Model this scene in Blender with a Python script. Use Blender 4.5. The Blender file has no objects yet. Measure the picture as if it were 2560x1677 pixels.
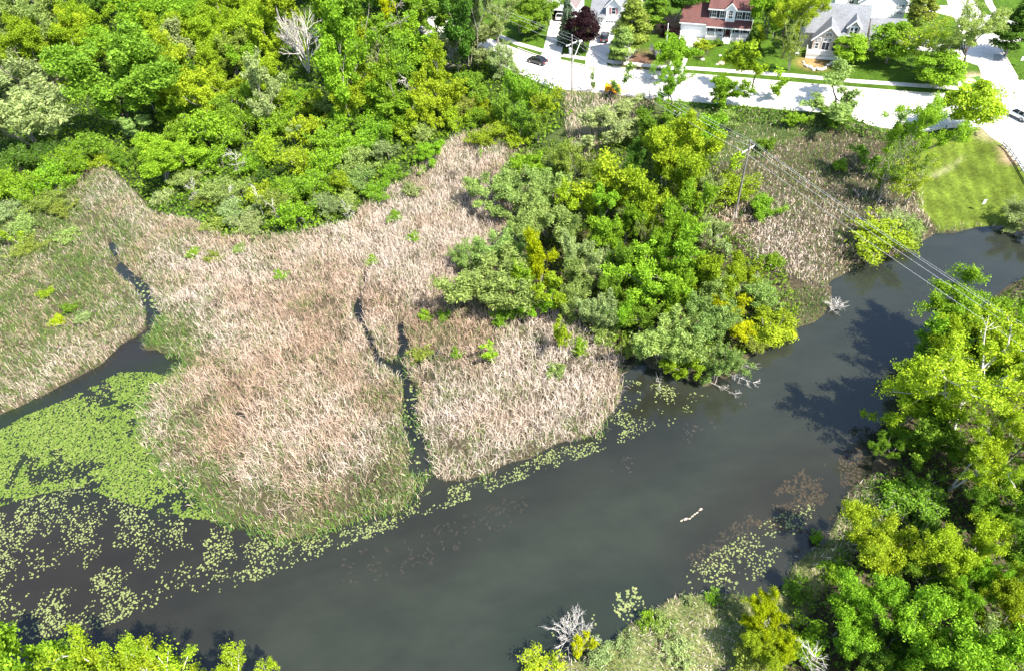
import bpy, math, random
import numpy as np
from mathutils import Matrix, Vector
R = np.random.default_rng(7)
random.seed(7)
S = bpy.context.scene
COL = S.collection
rad = math.radians

# ------------------------------------------------------------------ camera
FPX, PCX, PCY, CAMH = 1707.0, 1280.0, 838.5, 67.0
_n = np.array([151/FPX, -1616/FPX, -1.0]); _n /= np.linalg.norm(_n)
_up = -_n
_f = np.array([0, 0, -1.0]); _Y = _f-_f.dot(_up)*_up; _Y /= np.linalg.norm(_Y); _X = np.cross(_Y, _up)
CM = np.array([_X, _Y, _up])
def U(px, py, z=0.0):
    """where the sight line of a photograph point meets the level z"""
    d = CM @ np.array([(px-PCX)/FPX, -(py-PCY)/FPX, -1.0])
    t = (z-CAMH)/d[2]
    return np.array([d[0]*t, d[1]*t, z])
def PPM(p):
    return FPX/np.linalg.norm(np.asarray(p)-[0, 0, CAMH])
cam = bpy.data.cameras.new('camera'); camo = bpy.data.objects.new('camera', cam); COL.objects.link(camo)
cam.sensor_width = 36.0; cam.lens = 36.0*FPX/2560; cam.clip_end = 5000; cam.clip_start = 0.5
m4 = np.eye(4); m4[:3, :3] = CM; m4[2, 3] = CAMH
camo.matrix_world = Matrix(m4.tolist())
S.camera = camo
# ------------------------------------------------------------------ light
SUN_EL, SUN_AZ = rad(53), rad(-42)     # azimuth measured from +x (right) towards +y (away)
sd = Vector((math.cos(SUN_EL)*math.cos(SUN_AZ), math.cos(SUN_EL)*math.sin(SUN_AZ), math.sin(SUN_EL)))
w = bpy.data.worlds.new('World'); S.world = w; w.use_nodes = True
nt = w.node_tree; bgn = nt.nodes['Background']
sky = nt.nodes.new('ShaderNodeTexSky'); sky.sky_type = 'NISHITA'; sky.sun_disc = False
sky.sun_elevation = SUN_EL; sky.sun_rotation = math.pi/2-SUN_AZ
nt.links.new(sky.outputs[0], bgn.inputs[0]); bgn.inputs[1].default_value = 0.14
sl = bpy.data.lights.new('sun', 'SUN'); sl.energy = 5.0; sl.angle = rad(0.53); sl.color = (1.0, 0.95, 0.87)
so = bpy.data.objects.new('sun', sl); COL.objects.link(so); so.location = (60, 0, 120)
so.rotation_euler = sd.to_track_quat('Z', 'Y').to_euler()
S.view_settings.view_transform = 'Standard'; S.view_settings.look = 'None'
S.view_settings.exposure = 1.38; S.view_settings.gamma = 1.0
S.cycles.max_bounces = 6; S.cycles.diffuse_bounces = 3; S.cycles.transmission_bounces = 4; S.cycles.glossy_bounces = 3
S.cycles.caustics_reflective = False; S.cycles.caustics_refractive = False

# ------------------------------------------------------------------ materials
def N(t, k, **kw):
    n = t.nodes.new(k)
    for a, b in kw.items(): setattr(n, a, b)
    return n
MATS = {}
def mat(name, col=(.5, .5, .5), rough=.7, spec=.3, noise=0.0, nscale=3.0, bump=0.0, metal=0.0, attr=None, trans=0.0, objcol=False, noise2=0.0, n2scale=.3, coat=0.0):
    if name in MATS: return MATS[name]
    m = bpy.data.materials.new(name); m.use_nodes = True; t = m.node_tree; L = t.links.new
    p = t.nodes['Principled BSDF']
    p.inputs['Roughness'].default_value = rough; p.inputs['Specular IOR Level'].default_value = spec; p.inputs['Metallic'].default_value = metal
    p.inputs['Coat Weight'].default_value = coat
    if objcol:
        src = N(t, 'ShaderNodeObjectInfo').outputs['Color']
    elif attr:
        src = N(t, 'ShaderNodeAttribute', attribute_name=attr).outputs['Color']
    else:
        r = N(t, 'ShaderNodeRGB'); r.outputs[0].default_value = (*col, 1); src = r.outputs[0]
    geo = N(t, 'ShaderNodeNewGeometry')
    for amt, sc in ((noise, nscale), (noise2, n2scale)):
        if amt <= 0: continue
        nz = N(t, 'ShaderNodeTexNoise'); nz.inputs['Scale'].default_value = sc; nz.inputs['Detail'].default_value = 5
        L(geo.outputs['Position'], nz.inputs['Vector'])
        mr = N(t, 'ShaderNodeMapRange'); mr.inputs[1].default_value = .3; mr.inputs[2].default_value = .7
        mr.inputs[3].default_value = 1-amt; mr.inputs[4].default_value = 1+amt
        L(nz.outputs[0], mr.inputs[0])
        mx = N(t, 'ShaderNodeVectorMath', operation='SCALE'); L(src, mx.inputs[0]); L(mr.outputs[0], mx.inputs['Scale']); src = mx.outputs[0]
    L(src, p.inputs['Base Color'])
    if bump > 0:
        nz = N(t, 'ShaderNodeTexNoise'); nz.inputs['Scale'].default_value = nscale; nz.inputs['Detail'].default_value = 6
        L(geo.outputs['Position'], nz.inputs['Vector'])
        b = N(t, 'ShaderNodeBump'); b.inputs['Strength'].default_value = bump; b.inputs['Distance'].default_value = .1
        L(nz.outputs[0], b.inputs['Height']); L(b.outputs[0], p.inputs['Normal'])
    if trans > 0:
        out = t.nodes['Material Output']; tr = N(t, 'ShaderNodeBsdfTranslucent'); L(src, tr.inputs[0])
        ms = N(t, 'ShaderNodeMixShader'); ms.inputs[0].default_value = trans
        L(p.outputs[0], ms.inputs[1]); L(tr.outputs[0], ms.inputs[2]); L(ms.outputs[0], out.inputs[0])
    MATS[name] = m
    return m
def leaf_material():
    m = bpy.data.materials.new('leaf'); m.use_nodes = True; t = m.node_tree; L = t.links.new
    p = t.nodes['Principled BSDF']; p.inputs['Roughness'].default_value = .6; p.inputs['Specular IOR Level'].default_value = .12
    oi = N(t, 'ShaderNodeObjectInfo'); at = N(t, 'ShaderNodeAttribute', attribute_name='v')
    mr = N(t, 'ShaderNodeMapRange'); mr.inputs[3].default_value = .5; mr.inputs[4].default_value = 1.5
    L(at.outputs['Fac'], mr.inputs[0])
    sc = N(t, 'ShaderNodeVectorMath', operation='SCALE'); L(oi.outputs['Color'], sc.inputs[0]); L(mr.outputs[0], sc.inputs['Scale'])
    hs = N(t, 'ShaderNodeHueSaturation'); hs.inputs['Saturation'].default_value = 1.0
    mh = N(t, 'ShaderNodeMapRange'); mh.inputs[3].default_value = .508; mh.inputs[4].default_value = .492
    L(at.outputs['Fac'], mh.inputs[0]); L(mh.outputs[0], hs.inputs['Hue']); L(sc.outputs[0], hs.inputs['Color'])
    L(hs.outputs[0], p.inputs['Base Color'])
    tr = N(t, 'ShaderNodeBsdfTranslucent')
    g = N(t, 'ShaderNodeVectorMath', operation='MULTIPLY'); g.inputs[1].default_value = (1.15, 1.1, .6); L(hs.outputs[0], g.inputs[0]); L(g.outputs[0], tr.inputs[0])
    ms = N(t, 'ShaderNodeMixShader'); ms.inputs[0].default_value = .42
    L(p.outputs[0], ms.inputs[1]); L(tr.outputs[0], ms.inputs[2]); L(ms.outputs[0], t.nodes['Material Output'].inputs[0])
    return m
LEAF = leaf_material()
BARK = mat('bark', objcol=True, rough=.9, noise=.25, nscale=5)

# ------------------------------------------------------------------ mesh helpers
def mesh_np(name, V, Fs, attrs=None, smooth=False):
    """V (n,3); Fs list of (m,k) index arrays"""
    me = bpy.data.meshes.new(name)
    V = np.asarray(V, np.float32); me.vertices.add(len(V)); me.vertices.foreach_set('co', V.ravel())
    Fs = [np.asarray(f, np.int32) for f in Fs if len(f)]
    tot = np.concatenate([np.full(len(f), f.shape[1], np.int32) for f in Fs]); idx = np.concatenate([f.ravel() for f in Fs])
    me.loops.add(len(idx)); me.loops.foreach_set('vertex_index', idx)
    me.polygons.add(len(tot)); st = np.zeros(len(tot), np.int32); st[1:] = np.cumsum(tot)[:-1]
    me.polygons.foreach_set('loop_start', st); me.polygons.foreach_set('loop_total', tot)
    if smooth: me.polygons.foreach_set('use_smooth', np.ones(len(tot), bool))
    for k, a in (attrs or {}).items():
        a = np.asarray(a, np.float32)
        if a.ndim == 1:
            at = me.attributes.new(k, 'FLOAT', 'POINT'); at.data.foreach_set('value', a)
        else:
            at = me.attributes.new(k, 'FLOAT_COLOR', 'POINT'); at.data.foreach_set('color', np.c_[a, np.ones(len(a))].astype(np.float32).ravel())
    me.update(calc_edges=True); me.validate()
    return me
def obj(name, me, m=None, parent=None):
    if m is not None and len(me.materials) == 0: me.materials.append(m)
    o = bpy.data.objects.new(name, me); COL.objects.link(o)
    if parent is not None: o.parent = parent
    return o
def tag(o, label=None, cat=None, group=None, kind=None):
    if label: o['label'] = label
    if cat: o['category'] = cat
    if group: o['group'] = group
    if kind: o['kind'] = kind
    return o
def thing(name, loc=(0, 0, 0), rz=0.0, label=None, cat=None, group=None):
    o = bpy.data.objects.new(name, None); COL.objects.link(o); o.empty_display_size = .3
    o.location = tuple(float(c) for c in loc); o.rotation_euler = (0, 0, rz)
    return tag(o, label, cat, group)
class MB:
    """collects solids, then becomes one mesh"""
    def __init__(s): s.v = []; s.f = []
    def add(s, vs, fs):
        o = len(s.v); s.v += [tuple(map(float, p)) for p in vs]; s.f += [tuple(i+o for i in q) for q in fs]; return s
    def box(s, x0, x1, y0, y1, z0, z1):
        return s.add([(x0, y0, z0), (x1, y0, z0), (x1, y1, z0), (x0, y1, z0), (x0, y0, z1), (x1, y0, z1), (x1, y1, z1), (x0, y1, z1)],
                     [(0, 3, 2, 1), (4, 5, 6, 7), (0, 1, 5, 4), (1, 2, 6, 5), (2, 3, 7, 6), (3, 0, 4, 7)])
    def bar(s, a, b, r, r2=None, n=6):
        a = Vector(a); b = Vector(b); d = b-a
        if d.length < 1e-6: return s
        d.normalize(); u = d.orthogonal().normalized(); w_ = d.cross(u); r2 = r if r2 is None else r2
        vs = []
        for c, q in ((a, r), (b, r2)):
            for k in range(n):
                t = 2*math.pi*k/n; vs.append(c+u*math.cos(t)*q+w_*math.sin(t)*q)
        return s.add(vs, [(k, (k+1) % n, n+(k+1) % n, n+k) for k in range(n)]+[tuple(range(n-1, -1, -1)), tuple(range(n, 2*n))])
    def beam(s, a, b, wd, ht):
        """rectangular beam from a to b: wd across (horizontal), ht in the other direction"""
        a = Vector(a); b = Vector(b); d = (b-a).normalized()
        u = d.cross(Vector((0, 0, 1)));  u = u.normalized() if u.length > 1e-4 else Vector((1, 0, 0))
        v = u.cross(d)
        vs = [c+u*sx*wd/2+v*sz*ht/2 for c in (a, b) for sx, sz in ((-1, -1), (1, -1), (1, 1), (-1, 1))]
        return s.add(vs, [(0, 1, 2, 3), (7, 6, 5, 4), (0, 4, 5, 1), (1, 5, 6, 2), (2, 6, 7, 3), (3, 7, 4, 0)])
    def prism(s, poly, d, off=(0, 0, 0)):
        """poly: list of 3d points, extruded by vector d"""
        n = len(poly); d = Vector(d)
        a = [Vector(p)+Vector(off) for p in poly]; b = [p+d for p in a]
        return s.add(a+b, [tuple(range(n-1, -1, -1)), tuple(range(n, 2*n))]+[(i, (i+1) % n, n+(i+1) % n, n+i) for i in range(n)])
    def ell(s, c, r, n=8, m_=6, rot=0):
        vs = []; fs = []
        for i in range(m_+1):
            t = math.pi*i/m_
            for k in range(n):
                p = 2*math.pi*k/n; x = r[0]*math.sin(t)*math.cos(p); y = r[1]*math.sin(t)*math.sin(p)
                vs.append((c[0]+x*math.cos(rot)-y*math.sin(rot), c[1]+x*math.sin(rot)+y*math.cos(rot), c[2]+r[2]*math.cos(t)))
        for i in range(m_):
            for k in range(n):
                fs.append((i*n+k, (i+1)*n+k, (i+1)*n+(k+1) % n, i*n+(k+1) % n))
        return s.add(vs, fs)
    def build(s, name, m, parent=None, smooth=False):
        me = bpy.data.meshes.new(name); me.from_pydata(s.v, [], s.f); me.update()
        if smooth: me.polygons.foreach_set('use_smooth', [True]*len(me.polygons))
        return obj(name, me, m, parent)

# ------------------------------------------------------------------ plan of the place (traced once, then metres)
def inpoly(P, poly):
    P = np.asarray(P); x, y = P[:, 0], P[:, 1]; r = np.zeros(len(P), bool); n = len(poly)
    for i in range(n):
        x1, y1 = poly[i][:2]; x2, y2 = poly[(i+1) % n][:2]
        c = ((y1 > y) != (y2 > y))
        with np.errstate(divide='ignore', invalid='ignore'):
            r ^= c & (x < (x2-x1)*(y-y1)/(y2-y1+1e-12)+x1)
    return r
def segdist(P, a, b, wa=0., wb=0.):
    ab = b-a; t = np.clip(((P-a)@ab)/(ab@ab+1e-9), 0, 1); q = a+t[:, None]*ab
    return np.linalg.norm(P-q, axis=1)-(wa+(wb-wa)*t)
def polydist(P, poly, closed=True):
    d = np.full(len(P), 1e9); n = len(poly)
    for i in range(n if closed else n-1): d = np.minimum(d, segdist(P, np.array(poly[i][:2]), np.array(poly[(i+1) % n][:2])))
    return d
def W(pts, z=0.0): return [U(a, b, z) for a, b in pts]
RIVER = W([(-900, 1230), (-300, 1120), (0, 1033), (51, 1012), (145, 968), (231, 925), (282, 885), (314, 856), (361, 822), (379, 802), (398, 800), (392, 835), (365, 850), (362, 876), (420, 884), (468, 874),
 (462, 892), (459, 921), (434, 954), (394, 975), (361, 1012), (347, 1048), (354, 1084), (379, 1117), (408, 1164), (434, 1189), (488, 1230), (542, 1290), (668, 1330), (723, 1338), (788, 1325), (849, 1312), (911, 1285),
 (995, 1275), (1060, 1205), (1040, 1160), (1036, 1116), (1064, 1116), (1067, 1153), (1103, 1200), (1157, 1207), (1229, 1186), (1284, 1157), (1334, 1146), (1374, 1110), (1464, 1095), (1500, 1080), (1522, 1044), (1551, 1004), (1558, 936),
 (1544, 900), (1575, 890), (1640, 925), (1700, 945), (1761, 965), (1830, 935), (1880, 885), (1935, 858), (1989, 823), (2061, 791), (2080, 760), (2072, 719), (2061, 705), (2123, 679), (2134, 661), (2224, 640), (2271, 625), (2285, 607),
 (2350, 589), (2423, 571), (2509, 567), (2560, 585), (2700, 550), (3000, 500), (3000, 640), (2560, 690), (2450, 770), (2330, 900), (2230, 1050), (2184, 1182), (2152, 1211), (2115, 1243), (2094, 1305), (2072, 1348), (2025, 1377),
 (1975, 1406), (1967, 1442), (1935, 1478), (1891, 1489), (1808, 1485), (1700, 1493), (1591, 1550), (1536, 1605), (1464, 1641), (1392, 1655), (1320, 1662), (1284, 1690), (1200, 1780), (900, 1950), (300, 1930), (-100, 1950), (-900, 1800)])
CHAN = [[(385, 808, 1.5), (385, 775, 1.5), (367, 738, 1.5), (347, 708, 1.3), (317, 690, 1.1), (300, 668, .9), (290, 638, .75), (275, 605, .5)],
 [(1052, 1180, 1.8), (1042, 1116, 1.6), (1028, 1040, 1.6), (1028, 990, 1.5), (1015, 950, 1.4), (1000, 925, 1.1), (950, 905, .7), (935, 880, .8), (925, 850, .8), (910, 820, .85), (894, 785, .85), (895, 760, .8), (910, 723, .75), (915, 686, .7), (940, 654, .5), (958, 618, .4)],
 [(1005, 915, .7), (1010, 870, .8), (1005, 812, .8)], [(1020, 935, .7), (1060, 905, .7), (1099, 878, .6)],
 [(564, 932, .6), (596, 975, .8), (611, 993, .5)], [(596, 1036, .6), (604, 1052, .6)], [(578, 815, .7), (614, 808, .8), (640, 782, .6)]]
CHANW = [[(U(a, b)[:2], h) for a, b, h in c] for c in CHAN]
def sd_water(P):
    """metres to the water edge, positive on land"""
    P = np.asarray(P)[:, :2]; d = polydist(P, RIVER); d = np.where(inpoly(P, RIVER), -d, d)
    for c in CHANW:
        for (a, ha), (b, hb) in zip(c[:-1], c[1:]): d = np.minimum(d, segdist(P, np.array(a), np.array(b), ha*.72, hb*.72))
    return d
_sd_exact = sd_water
ZR = 1.5
PLAT = W([(2560, 432), (2506, 368), (2477, 350), (2451, 330), (2361, 332), (2292, 342), (2195, 330), (2152, 318), (2119, 300), (2061, 292), (1989, 288), (1881, 277), (1740, 266), (1640, 256), (1540, 246), (1480, 240), (1380, 230), (1290, 192), (1180, 140), (1060, 62), (940, -30)], ZR)
PLAT = [*PLAT, np.array([-60, 300, 0]), np.array([-60, 900, 0]), np.array([1200, 900, 0]), np.array([1200, 60, 0])]
_GX, _GY, _GS = -152.0, -6.0, .5
_nx, _ny = int(316/_GS), int(226/_GS)
_gp = np.stack(np.meshgrid(_GX+np.arange(_nx)*_GS, _GY+np.arange(_ny)*_GS), -1).reshape(-1, 2)
def vnoise(P, sc, seed=0):
    r = np.random.default_rng(seed); g = r.random((64, 64)); q = P/sc; i = np.floor(q).astype(int); f = q-i; f = f*f*(3-2*f)
    i %= 64; j = (i+1) % 64
    return (g[i[:, 0], i[:, 1]]*(1-f[:, 0])+g[j[:, 0], i[:, 1]]*f[:, 0])*(1-f[:, 1])+(g[i[:, 0], j[:, 1]]*(1-f[:, 0])+g[j[:, 0], j[:, 1]]*f[:, 0])*f[:, 1]
_sdg = (_sd_exact(_gp)+.7*(vnoise(_gp, 1.6, 91)-.5)+.7*(vnoise(_gp, 4.2, 92)-.5)).reshape(_ny, _nx)
_pdg = np.where(inpoly(_gp, PLAT), 0, polydist(_gp, PLAT)).reshape(_ny, _nx)
def _bil(G, P):
    x = np.clip((P[:, 0]-_GX)/_GS, 0, _nx-1.001); y = np.clip((P[:, 1]-_GY)/_GS, 0, _ny-1.001); i = x.astype(int); j = y.astype(int); fx = x-i; fy = y-j
    return (G[j, i]*(1-fx)+G[j, i+1]*fx)*(1-fy)+(G[j+1, i]*(1-fx)+G[j+1, i+1]*fx)*fy
def sd_water(P): return _bil(_sdg, np.atleast_2d(np.asarray(P, float))[:, :2])
def smooth(t): t = np.clip(t, 0, 1); return t*t*(3-2*t)
def zg(P):
    P = np.atleast_2d(np.asarray(P, float))[:, :2]
    s = sd_water(P); pd = _bil(_pdg, P)
    z = np.clip(s*.55, -.9, .22)
    up = smooth(1-pd/9.0)*(ZR-.22)
    n = .06*np.sin(P[:, 0]*.9+P[:, 1]*.5)+.05*np.sin(P[:, 1]*1.3-P[:, 0]*.7)
    return z+np.where(s > 0, up+np.where(pd > 0, np.clip(s, 0, 1)*n, 0), 0)
LAWN = W([(2285, 350), (2330, 345), (2450, 332), (2510, 370), (2560, 432), (2760, 520), (2600, 570), (2509, 562), (2423, 566), (2340, 570), (2300, 520), (2285, 430)], .6)
FOREST = W([(-600, 600), (-100, 560), (0, 500), (110, 490), (190, 440), (270, 415), (330, 470), (390, 540), (500, 560), (560, 600), (760, 590), (880, 560), (930, 500), (1000, 460), (1080, 400), (1150, 350), (1320, 390), (1430, 300), (1390, 232), (1290, 192), (1180, 140), (1060, 62), (940, -30), (900, -120), (-900, -150)])
# ground sheet
def axis(a, b, st, far):
    c = np.arange(a, b+.01, st); e = np.array([3, 8, 18, 40, 90, 200, 450, 1000, far])
    return np.r_[a-e[::-1], c, b+e]
def build_ground():
    gx = axis(-140, 150, .85, 2500); gy = axis(4, 205, .85, 2500)
    X, Y = np.meshgrid(gx, gy); P = np.c_[X.ravel(), Y.ravel()]; z = zg(P)
    s = sd_water(P)
    c = np.tile(np.array([.055, .075, .022]), (len(P), 1))
    mud = np.array([.06, .05, .03]); c[:] = np.where((s < 30)[:, None], mud, c)
    c[inpoly(P, FOREST)] = (.035, .055, .014)
    res = inpoly(P, PLAT); c[res] = (.05, .098, .008)
    nb = inpoly(P, W([(1150, 1800), (1284, 1680), (1464, 1636), (1591, 1545), (1700, 1490), (1891, 1485), (1975, 1400), (2094, 1300), (2190, 1180), (2230, 1250), (2100, 1420), (1990, 1560), (1900, 1850)])) & (s > .2); c[nb] = (.14, .15, .055)
    lw = inpoly(P, LAWN)
    d = U(2330, 400, 1)-U(2380, 560, 1); d = d[:2]/np.linalg.norm(d[:2]); nrm = np.array([-d[1], d[0]])
    st = np.sin((P@nrm)*2*math.pi/1.9)
    c[lw] = np.array([.088, .122, .014])*(1+.22*st[lw][:, None])
    for (px, py, r, col) in ((2532, 398, 1.9, (.30, .20, .13)), (2515, 375, 1.5, (.25, .18, .11)), (2470, 335, 2.5, (.25, .22, .12)), (2440, 198, 2.6, (.42, .30, .20)), (2035, 158, 3.5, (.28, .17, .07)), (1660, 60, 5, (.20, .11, .08)), (1600, 150, 5, (.13, .075, .05)), (1120, 130, 6, (.3, .27, .24)), (85, 200, 5, (.40, .33, .27)), (110, 170, 4, (.35, .28, .22))):
        q = U(px, py, ZR)[:2]; dd = np.linalg.norm(P-q, axis=1); t = np.clip(1.3-dd/r, 0, 1)[:, None]; c[:] = c*(1-t)+np.array(col)*t
    # worn trail across the lawn
    tr = np.minimum(segdist(P, U(2330, 437, .8)[:2], U(2376, 412, .8)[:2]), segdist(P, U(2376, 412, .8)[:2], U(2412, 388, 1)[:2])+.25)
    t = np.clip(1-tr/.8, 0, 1)[:, None]*.5; c[:] = c*(1-t)+np.array([.30, .26, .16])*t
    nx, ny = len(gx), len(gy); i = np.arange(nx*ny).reshape(ny, nx)
    q = np.stack([i[:-1, :-1], i[:-1, 1:], i[1:, 1:], i[1:, :-1]], -1).reshape(-1, 4)
    me = mesh_np('ground', np.c_[P, z], [q], {'col': c}, smooth=True)
    return tag(obj('ground', me, mat('ground', attr='col', rough=.95, spec=.1, noise=.35, nscale=2.5, noise2=.3, n2scale=.25, bump=.5)), kind='structure')
build_ground()

# water: one level sheet, its colour the colour of the water and bed at each place
def field(P, ctl):
    """smooth interpolation of control values given at photograph points"""
    acc = 0; wt = 0
    for px, py, r, *v in ctl:
        q = U(px, py)[:2]; d2 = ((P-q)**2).sum(1); k = np.exp(-d2/(2*r*r))+1e-5/(1+d2); acc = acc+k[:, None]*np.array(v, float); wt = wt+k
    return acc/wt[:, None]
WATER = [(1500, 1350, 7, .090, .100, .094), (1900, 1050, 7, .086, .096, .093), (900, 1500, 7, .088, .098, .093), (2300, 680, 7, .075, .085, .088), (2100, 850, 6, .08, .09, .09), (1200, 1620, 7, .085, .095, .09), (700, 1640, 6, .085, .095, .09),
 (300, 1400, 7, .060, .050, .048), (100, 1350, 5, .062, .05, .05), (100, 1500, 5, .062, .052, .048), (550, 1420, 5, .055, .052, .05), (400, 1600, 5, .06, .06, .06), (800, 1390, 4, .06, .058, .054), (1000, 1370, 3, .06, .058, .054), (1100, 1310, 3, .052, .05, .045), (1350, 1200, 3, .05, .05, .047), (1550, 1120, 3, .05, .052, .052), (1650, 1050, 3, .045, .047, .046),
 (200, 1230, 3, .045, .06, .045), (50, 1100, 5, .05, .07, .03), (250, 1050, 5, .05, .07, .03), (400, 1240, 3, .03, .055, .04), (200, 970, 2.5, .055, .048, .055), (330, 870, 2.5, .055, .048, .055), (1020, 1000, 3, .035, .042, .04), (915, 780, 3, .03, .032, .032), (350, 720, 3, .05, .06, .06),
 (1950, 1240, 3, .07, .06, .052), (2050, 1170, 3, .065, .06, .052), (1850, 1380, 3, .072, .066, .06), (2030, 1320, 2.5, .065, .066, .05), (1750, 1450, 3, .055, .055, .052), (1950, 1450, 3, .085, .09, .095), (1600, 1530, 2.5, .03, .05, .04), (1350, 1640, 3, .025, .05, .036), (1450, 1560, 2.5, .045, .06, .05)]
def build_water():
    gx = axis(-140, 150, 1.0, 2000); gy = axis(2, 110, 1.0, 2000)
    X, Y = np.meshgrid(gx, gy); P = np.c_[X.ravel(), Y.ravel()]
    c = field(P, WATER)*np.array([.28, .285, .205])
    nx, ny = len(gx), len(gy); i = np.arange(nx*ny).reshape(ny, nx)
    q = np.stack([i[:-1, :-1], i[:-1, 1:], i[1:, 1:], i[1:, :-1]], -1).reshape(-1, 4)
    me = mesh_np('river_water', np.c_[P, np.zeros(len(P))], [q], {'col': c})
    m = bpy.data.materials.new('water'); m.use_nodes = True; t = m.node_tree; L = t.links.new; p = t.nodes['Principled BSDF']
    at = N(t, 'ShaderNodeAttribute', attribute_name='col'); geo = N(t, 'ShaderNodeNewGeometry')
    mp = N(t, 'ShaderNodeMapping'); mp.inputs['Scale'].default_value = (.25, .5, 1); mp.inputs['Rotation'].default_value = (0, 0, rad(-28)); L(geo.outputs['Position'], mp.inputs[0])
    nz = N(t, 'ShaderNodeTexNoise'); nz.inputs['Scale'].default_value = .55; nz.inputs['Detail'].default_value = 7; nz.inputs['Roughness'].default_value = .62; L(mp.outputs[0], nz.inputs['Vector'])
    mr = N(t, 'ShaderNodeMapRange'); mr.inputs[1].default_value = .3; mr.inputs[2].default_value = .62; mr.inputs[3].default_value = .8; mr.inputs[4].default_value = 1.06; L(nz.outputs[0], mr.inputs[0])
    sc = N(t, 'ShaderNodeVectorMath', operation='SCALE'); L(at.outputs['Color'], sc.inputs[0]); L(mr.outputs[0], sc.inputs['Scale']); L(sc.outputs[0], p.inputs['Base Color'])
    p.inputs['Roughness'].default_value = .06; p.inputs['IOR'].default_value = 1.33; p.inputs['Specular IOR Level'].default_value = .95
    wv = N(t, 'ShaderNodeTexNoise'); wv.inputs['Scale'].default_value = 2.2; wv.inputs['Detail'].default_value = 3
    mp2 = N(t, 'ShaderNodeMapping'); mp2.inputs['Scale'].default_value = (.6, 1.4, 1); mp2.inputs['Rotation'].default_value = (0, 0, rad(35)); L(geo.outputs['Position'], mp2.inputs[0]); L(mp2.outputs[0], wv.inputs['Vector'])
    b = N(t, 'ShaderNodeBump'); b.inputs['Strength'].default_value = .14; b.inputs['Distance'].default_value = .12; L(wv.outputs[0], b.inputs['Height']); L(b.outputs[0], p.inputs['Normal'])
    return tag(obj('river_water', me, m), kind='structure')
build_water()
# ------------------------------------------------------------------ reeds and grass (uncountable: stuff)
def blades(name, P, z, h, wd, lean, col, label, cat, trans=.25):
    n = len(P); a = R.uniform(0, 2*math.pi, n); d = np.c_[np.cos(a), np.sin(a)]; side = np.c_[-d[:, 1], d[:, 0]]*wd[:, None]/2
    # turn each blade's face at random
    fa = a+R.normal(0, 1.0, n); side = np.c_[-np.sin(fa), np.cos(fa)]*wd[:, None]/2
    s1, c1 = np.sin(lean*.6), np.cos(lean*.6); s2, c2 = np.sin(np.minimum(lean*1.7, 2.3)), np.cos(np.minimum(lean*1.7, 2.3))
    h1 = h*.55; h2 = h*.45
    lit = R.random(n) < .3; lean = np.where(lit, R.uniform(.8, 1.5, n), lean); z = z+np.where(lit, h*R.uniform(.35, .8, n), 0); h = np.where(lit, h*.7, h)
    s1, c1 = np.sin(lean*.6), np.cos(lean*.6); s2, c2 = np.sin(np.minimum(lean*1.7, 2.3)), np.cos(np.minimum(lean*1.7, 2.3)); h1 = h*.55; h2 = h*.45
    b = np.c_[P, z]; mpt = b+np.c_[d*(h1*s1)[:, None], h1*c1]; tip = mpt+np.c_[d*(h2*s2)[:, None], h2*c2]
    tip[:, 2] = np.maximum(tip[:, 2], z+.05)
    s3 = np.c_[side, np.zeros(n)]
    V = np.stack([b-s3, b+s3, mpt-s3*.9, mpt+s3*.9, tip], 1).reshape(-1, 3)
    k = np.arange(n)*5
    me = mesh_np(name, V, [np.c_[k, k+1, k+3, k+2], np.c_[k+2, k+3, k+4]], {'col': np.repeat(col, 5, 0)})
    return tag(obj(name, me, mat('blade', attr='col', rough=.7, spec=.15, trans=.25)), label, cat, kind='stuff')
def scatter(poly, dens, minsd=-.15):
    a = np.array([p[:2] for p in poly]); lo, hi = a.min(0), a.max(0)
    n = int(np.prod(hi-lo)*dens); P = R.uniform(lo, hi, (n, 2)); P = P[inpoly(P, poly)]
    if minsd is not None: P = P[sd_water(P) > minsd]
    return P
TAN0, TAN1, TAN2, BRN = [q*.88 for q in (np.array([.84, .71, .59]), np.array([.74, .57, .43]), np.array([.57, .39, .27]), np.array([.24, .16, .11]))]
GR1, GR2, GR3 = [q*.85 for q in (np.array([.16, .28, .045]), np.array([.10, .20, .05]), np.array([.28, .33, .08]))]
def reedcol(P, gr, pale, seed):
    n = len(P); u = R.random(n); k = vnoise(P, 3.0, seed)*.45+vnoise(P, 1.1, seed+1)*.55
    gr = np.clip(gr+(k-.5)*.8, 0, 1)
    p2 = np.clip(pale+R.normal(0, .19, n)+(vnoise(P, 4.5, seed+2)-.5)*.9, 0, 1)[:, None]
    c = np.where(p2 > .5, TAN1+(TAN0-TAN1)*(p2-.5)*2, TAN2+(TAN1-TAN2)*p2*2)
    c = np.where((R.random(n) < .07)[:, None], BRN, c)
    g = np.where((R.random(n) < .4)[:, None], GR1, GR2); g = np.where((R.random(n) < .25)[:, None], GR3, g)
    c = np.where((u < gr)[:, None], g, c)
    return c*R.uniform(.8, 1.15, (n, 1))
MARSH = W([(-260, 760), (-100, 580), (0, 500), (110, 490), (190, 440), (270, 415), (330, 480), (390, 540), (500, 560), (560, 600), (640, 600), (760, 590), (880, 560), (930, 500), (1000, 460), (1080, 390), (1150, 340), (1230, 325), (1330, 390), (1340, 450), (1300, 560), (1300, 760), (1420, 800), (1500, 860),
 (1560, 895), (1585, 930), (1585, 1010), (1540, 1070), (1500, 1115), (1290, 1185), (1240, 1205), (1100, 1225), (1060, 1225), (1000, 1300), (720, 1355), (540, 1315), (430, 1210), (330, 1100), (200, 960), (0, 1055), (-300, 1160)])
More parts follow.
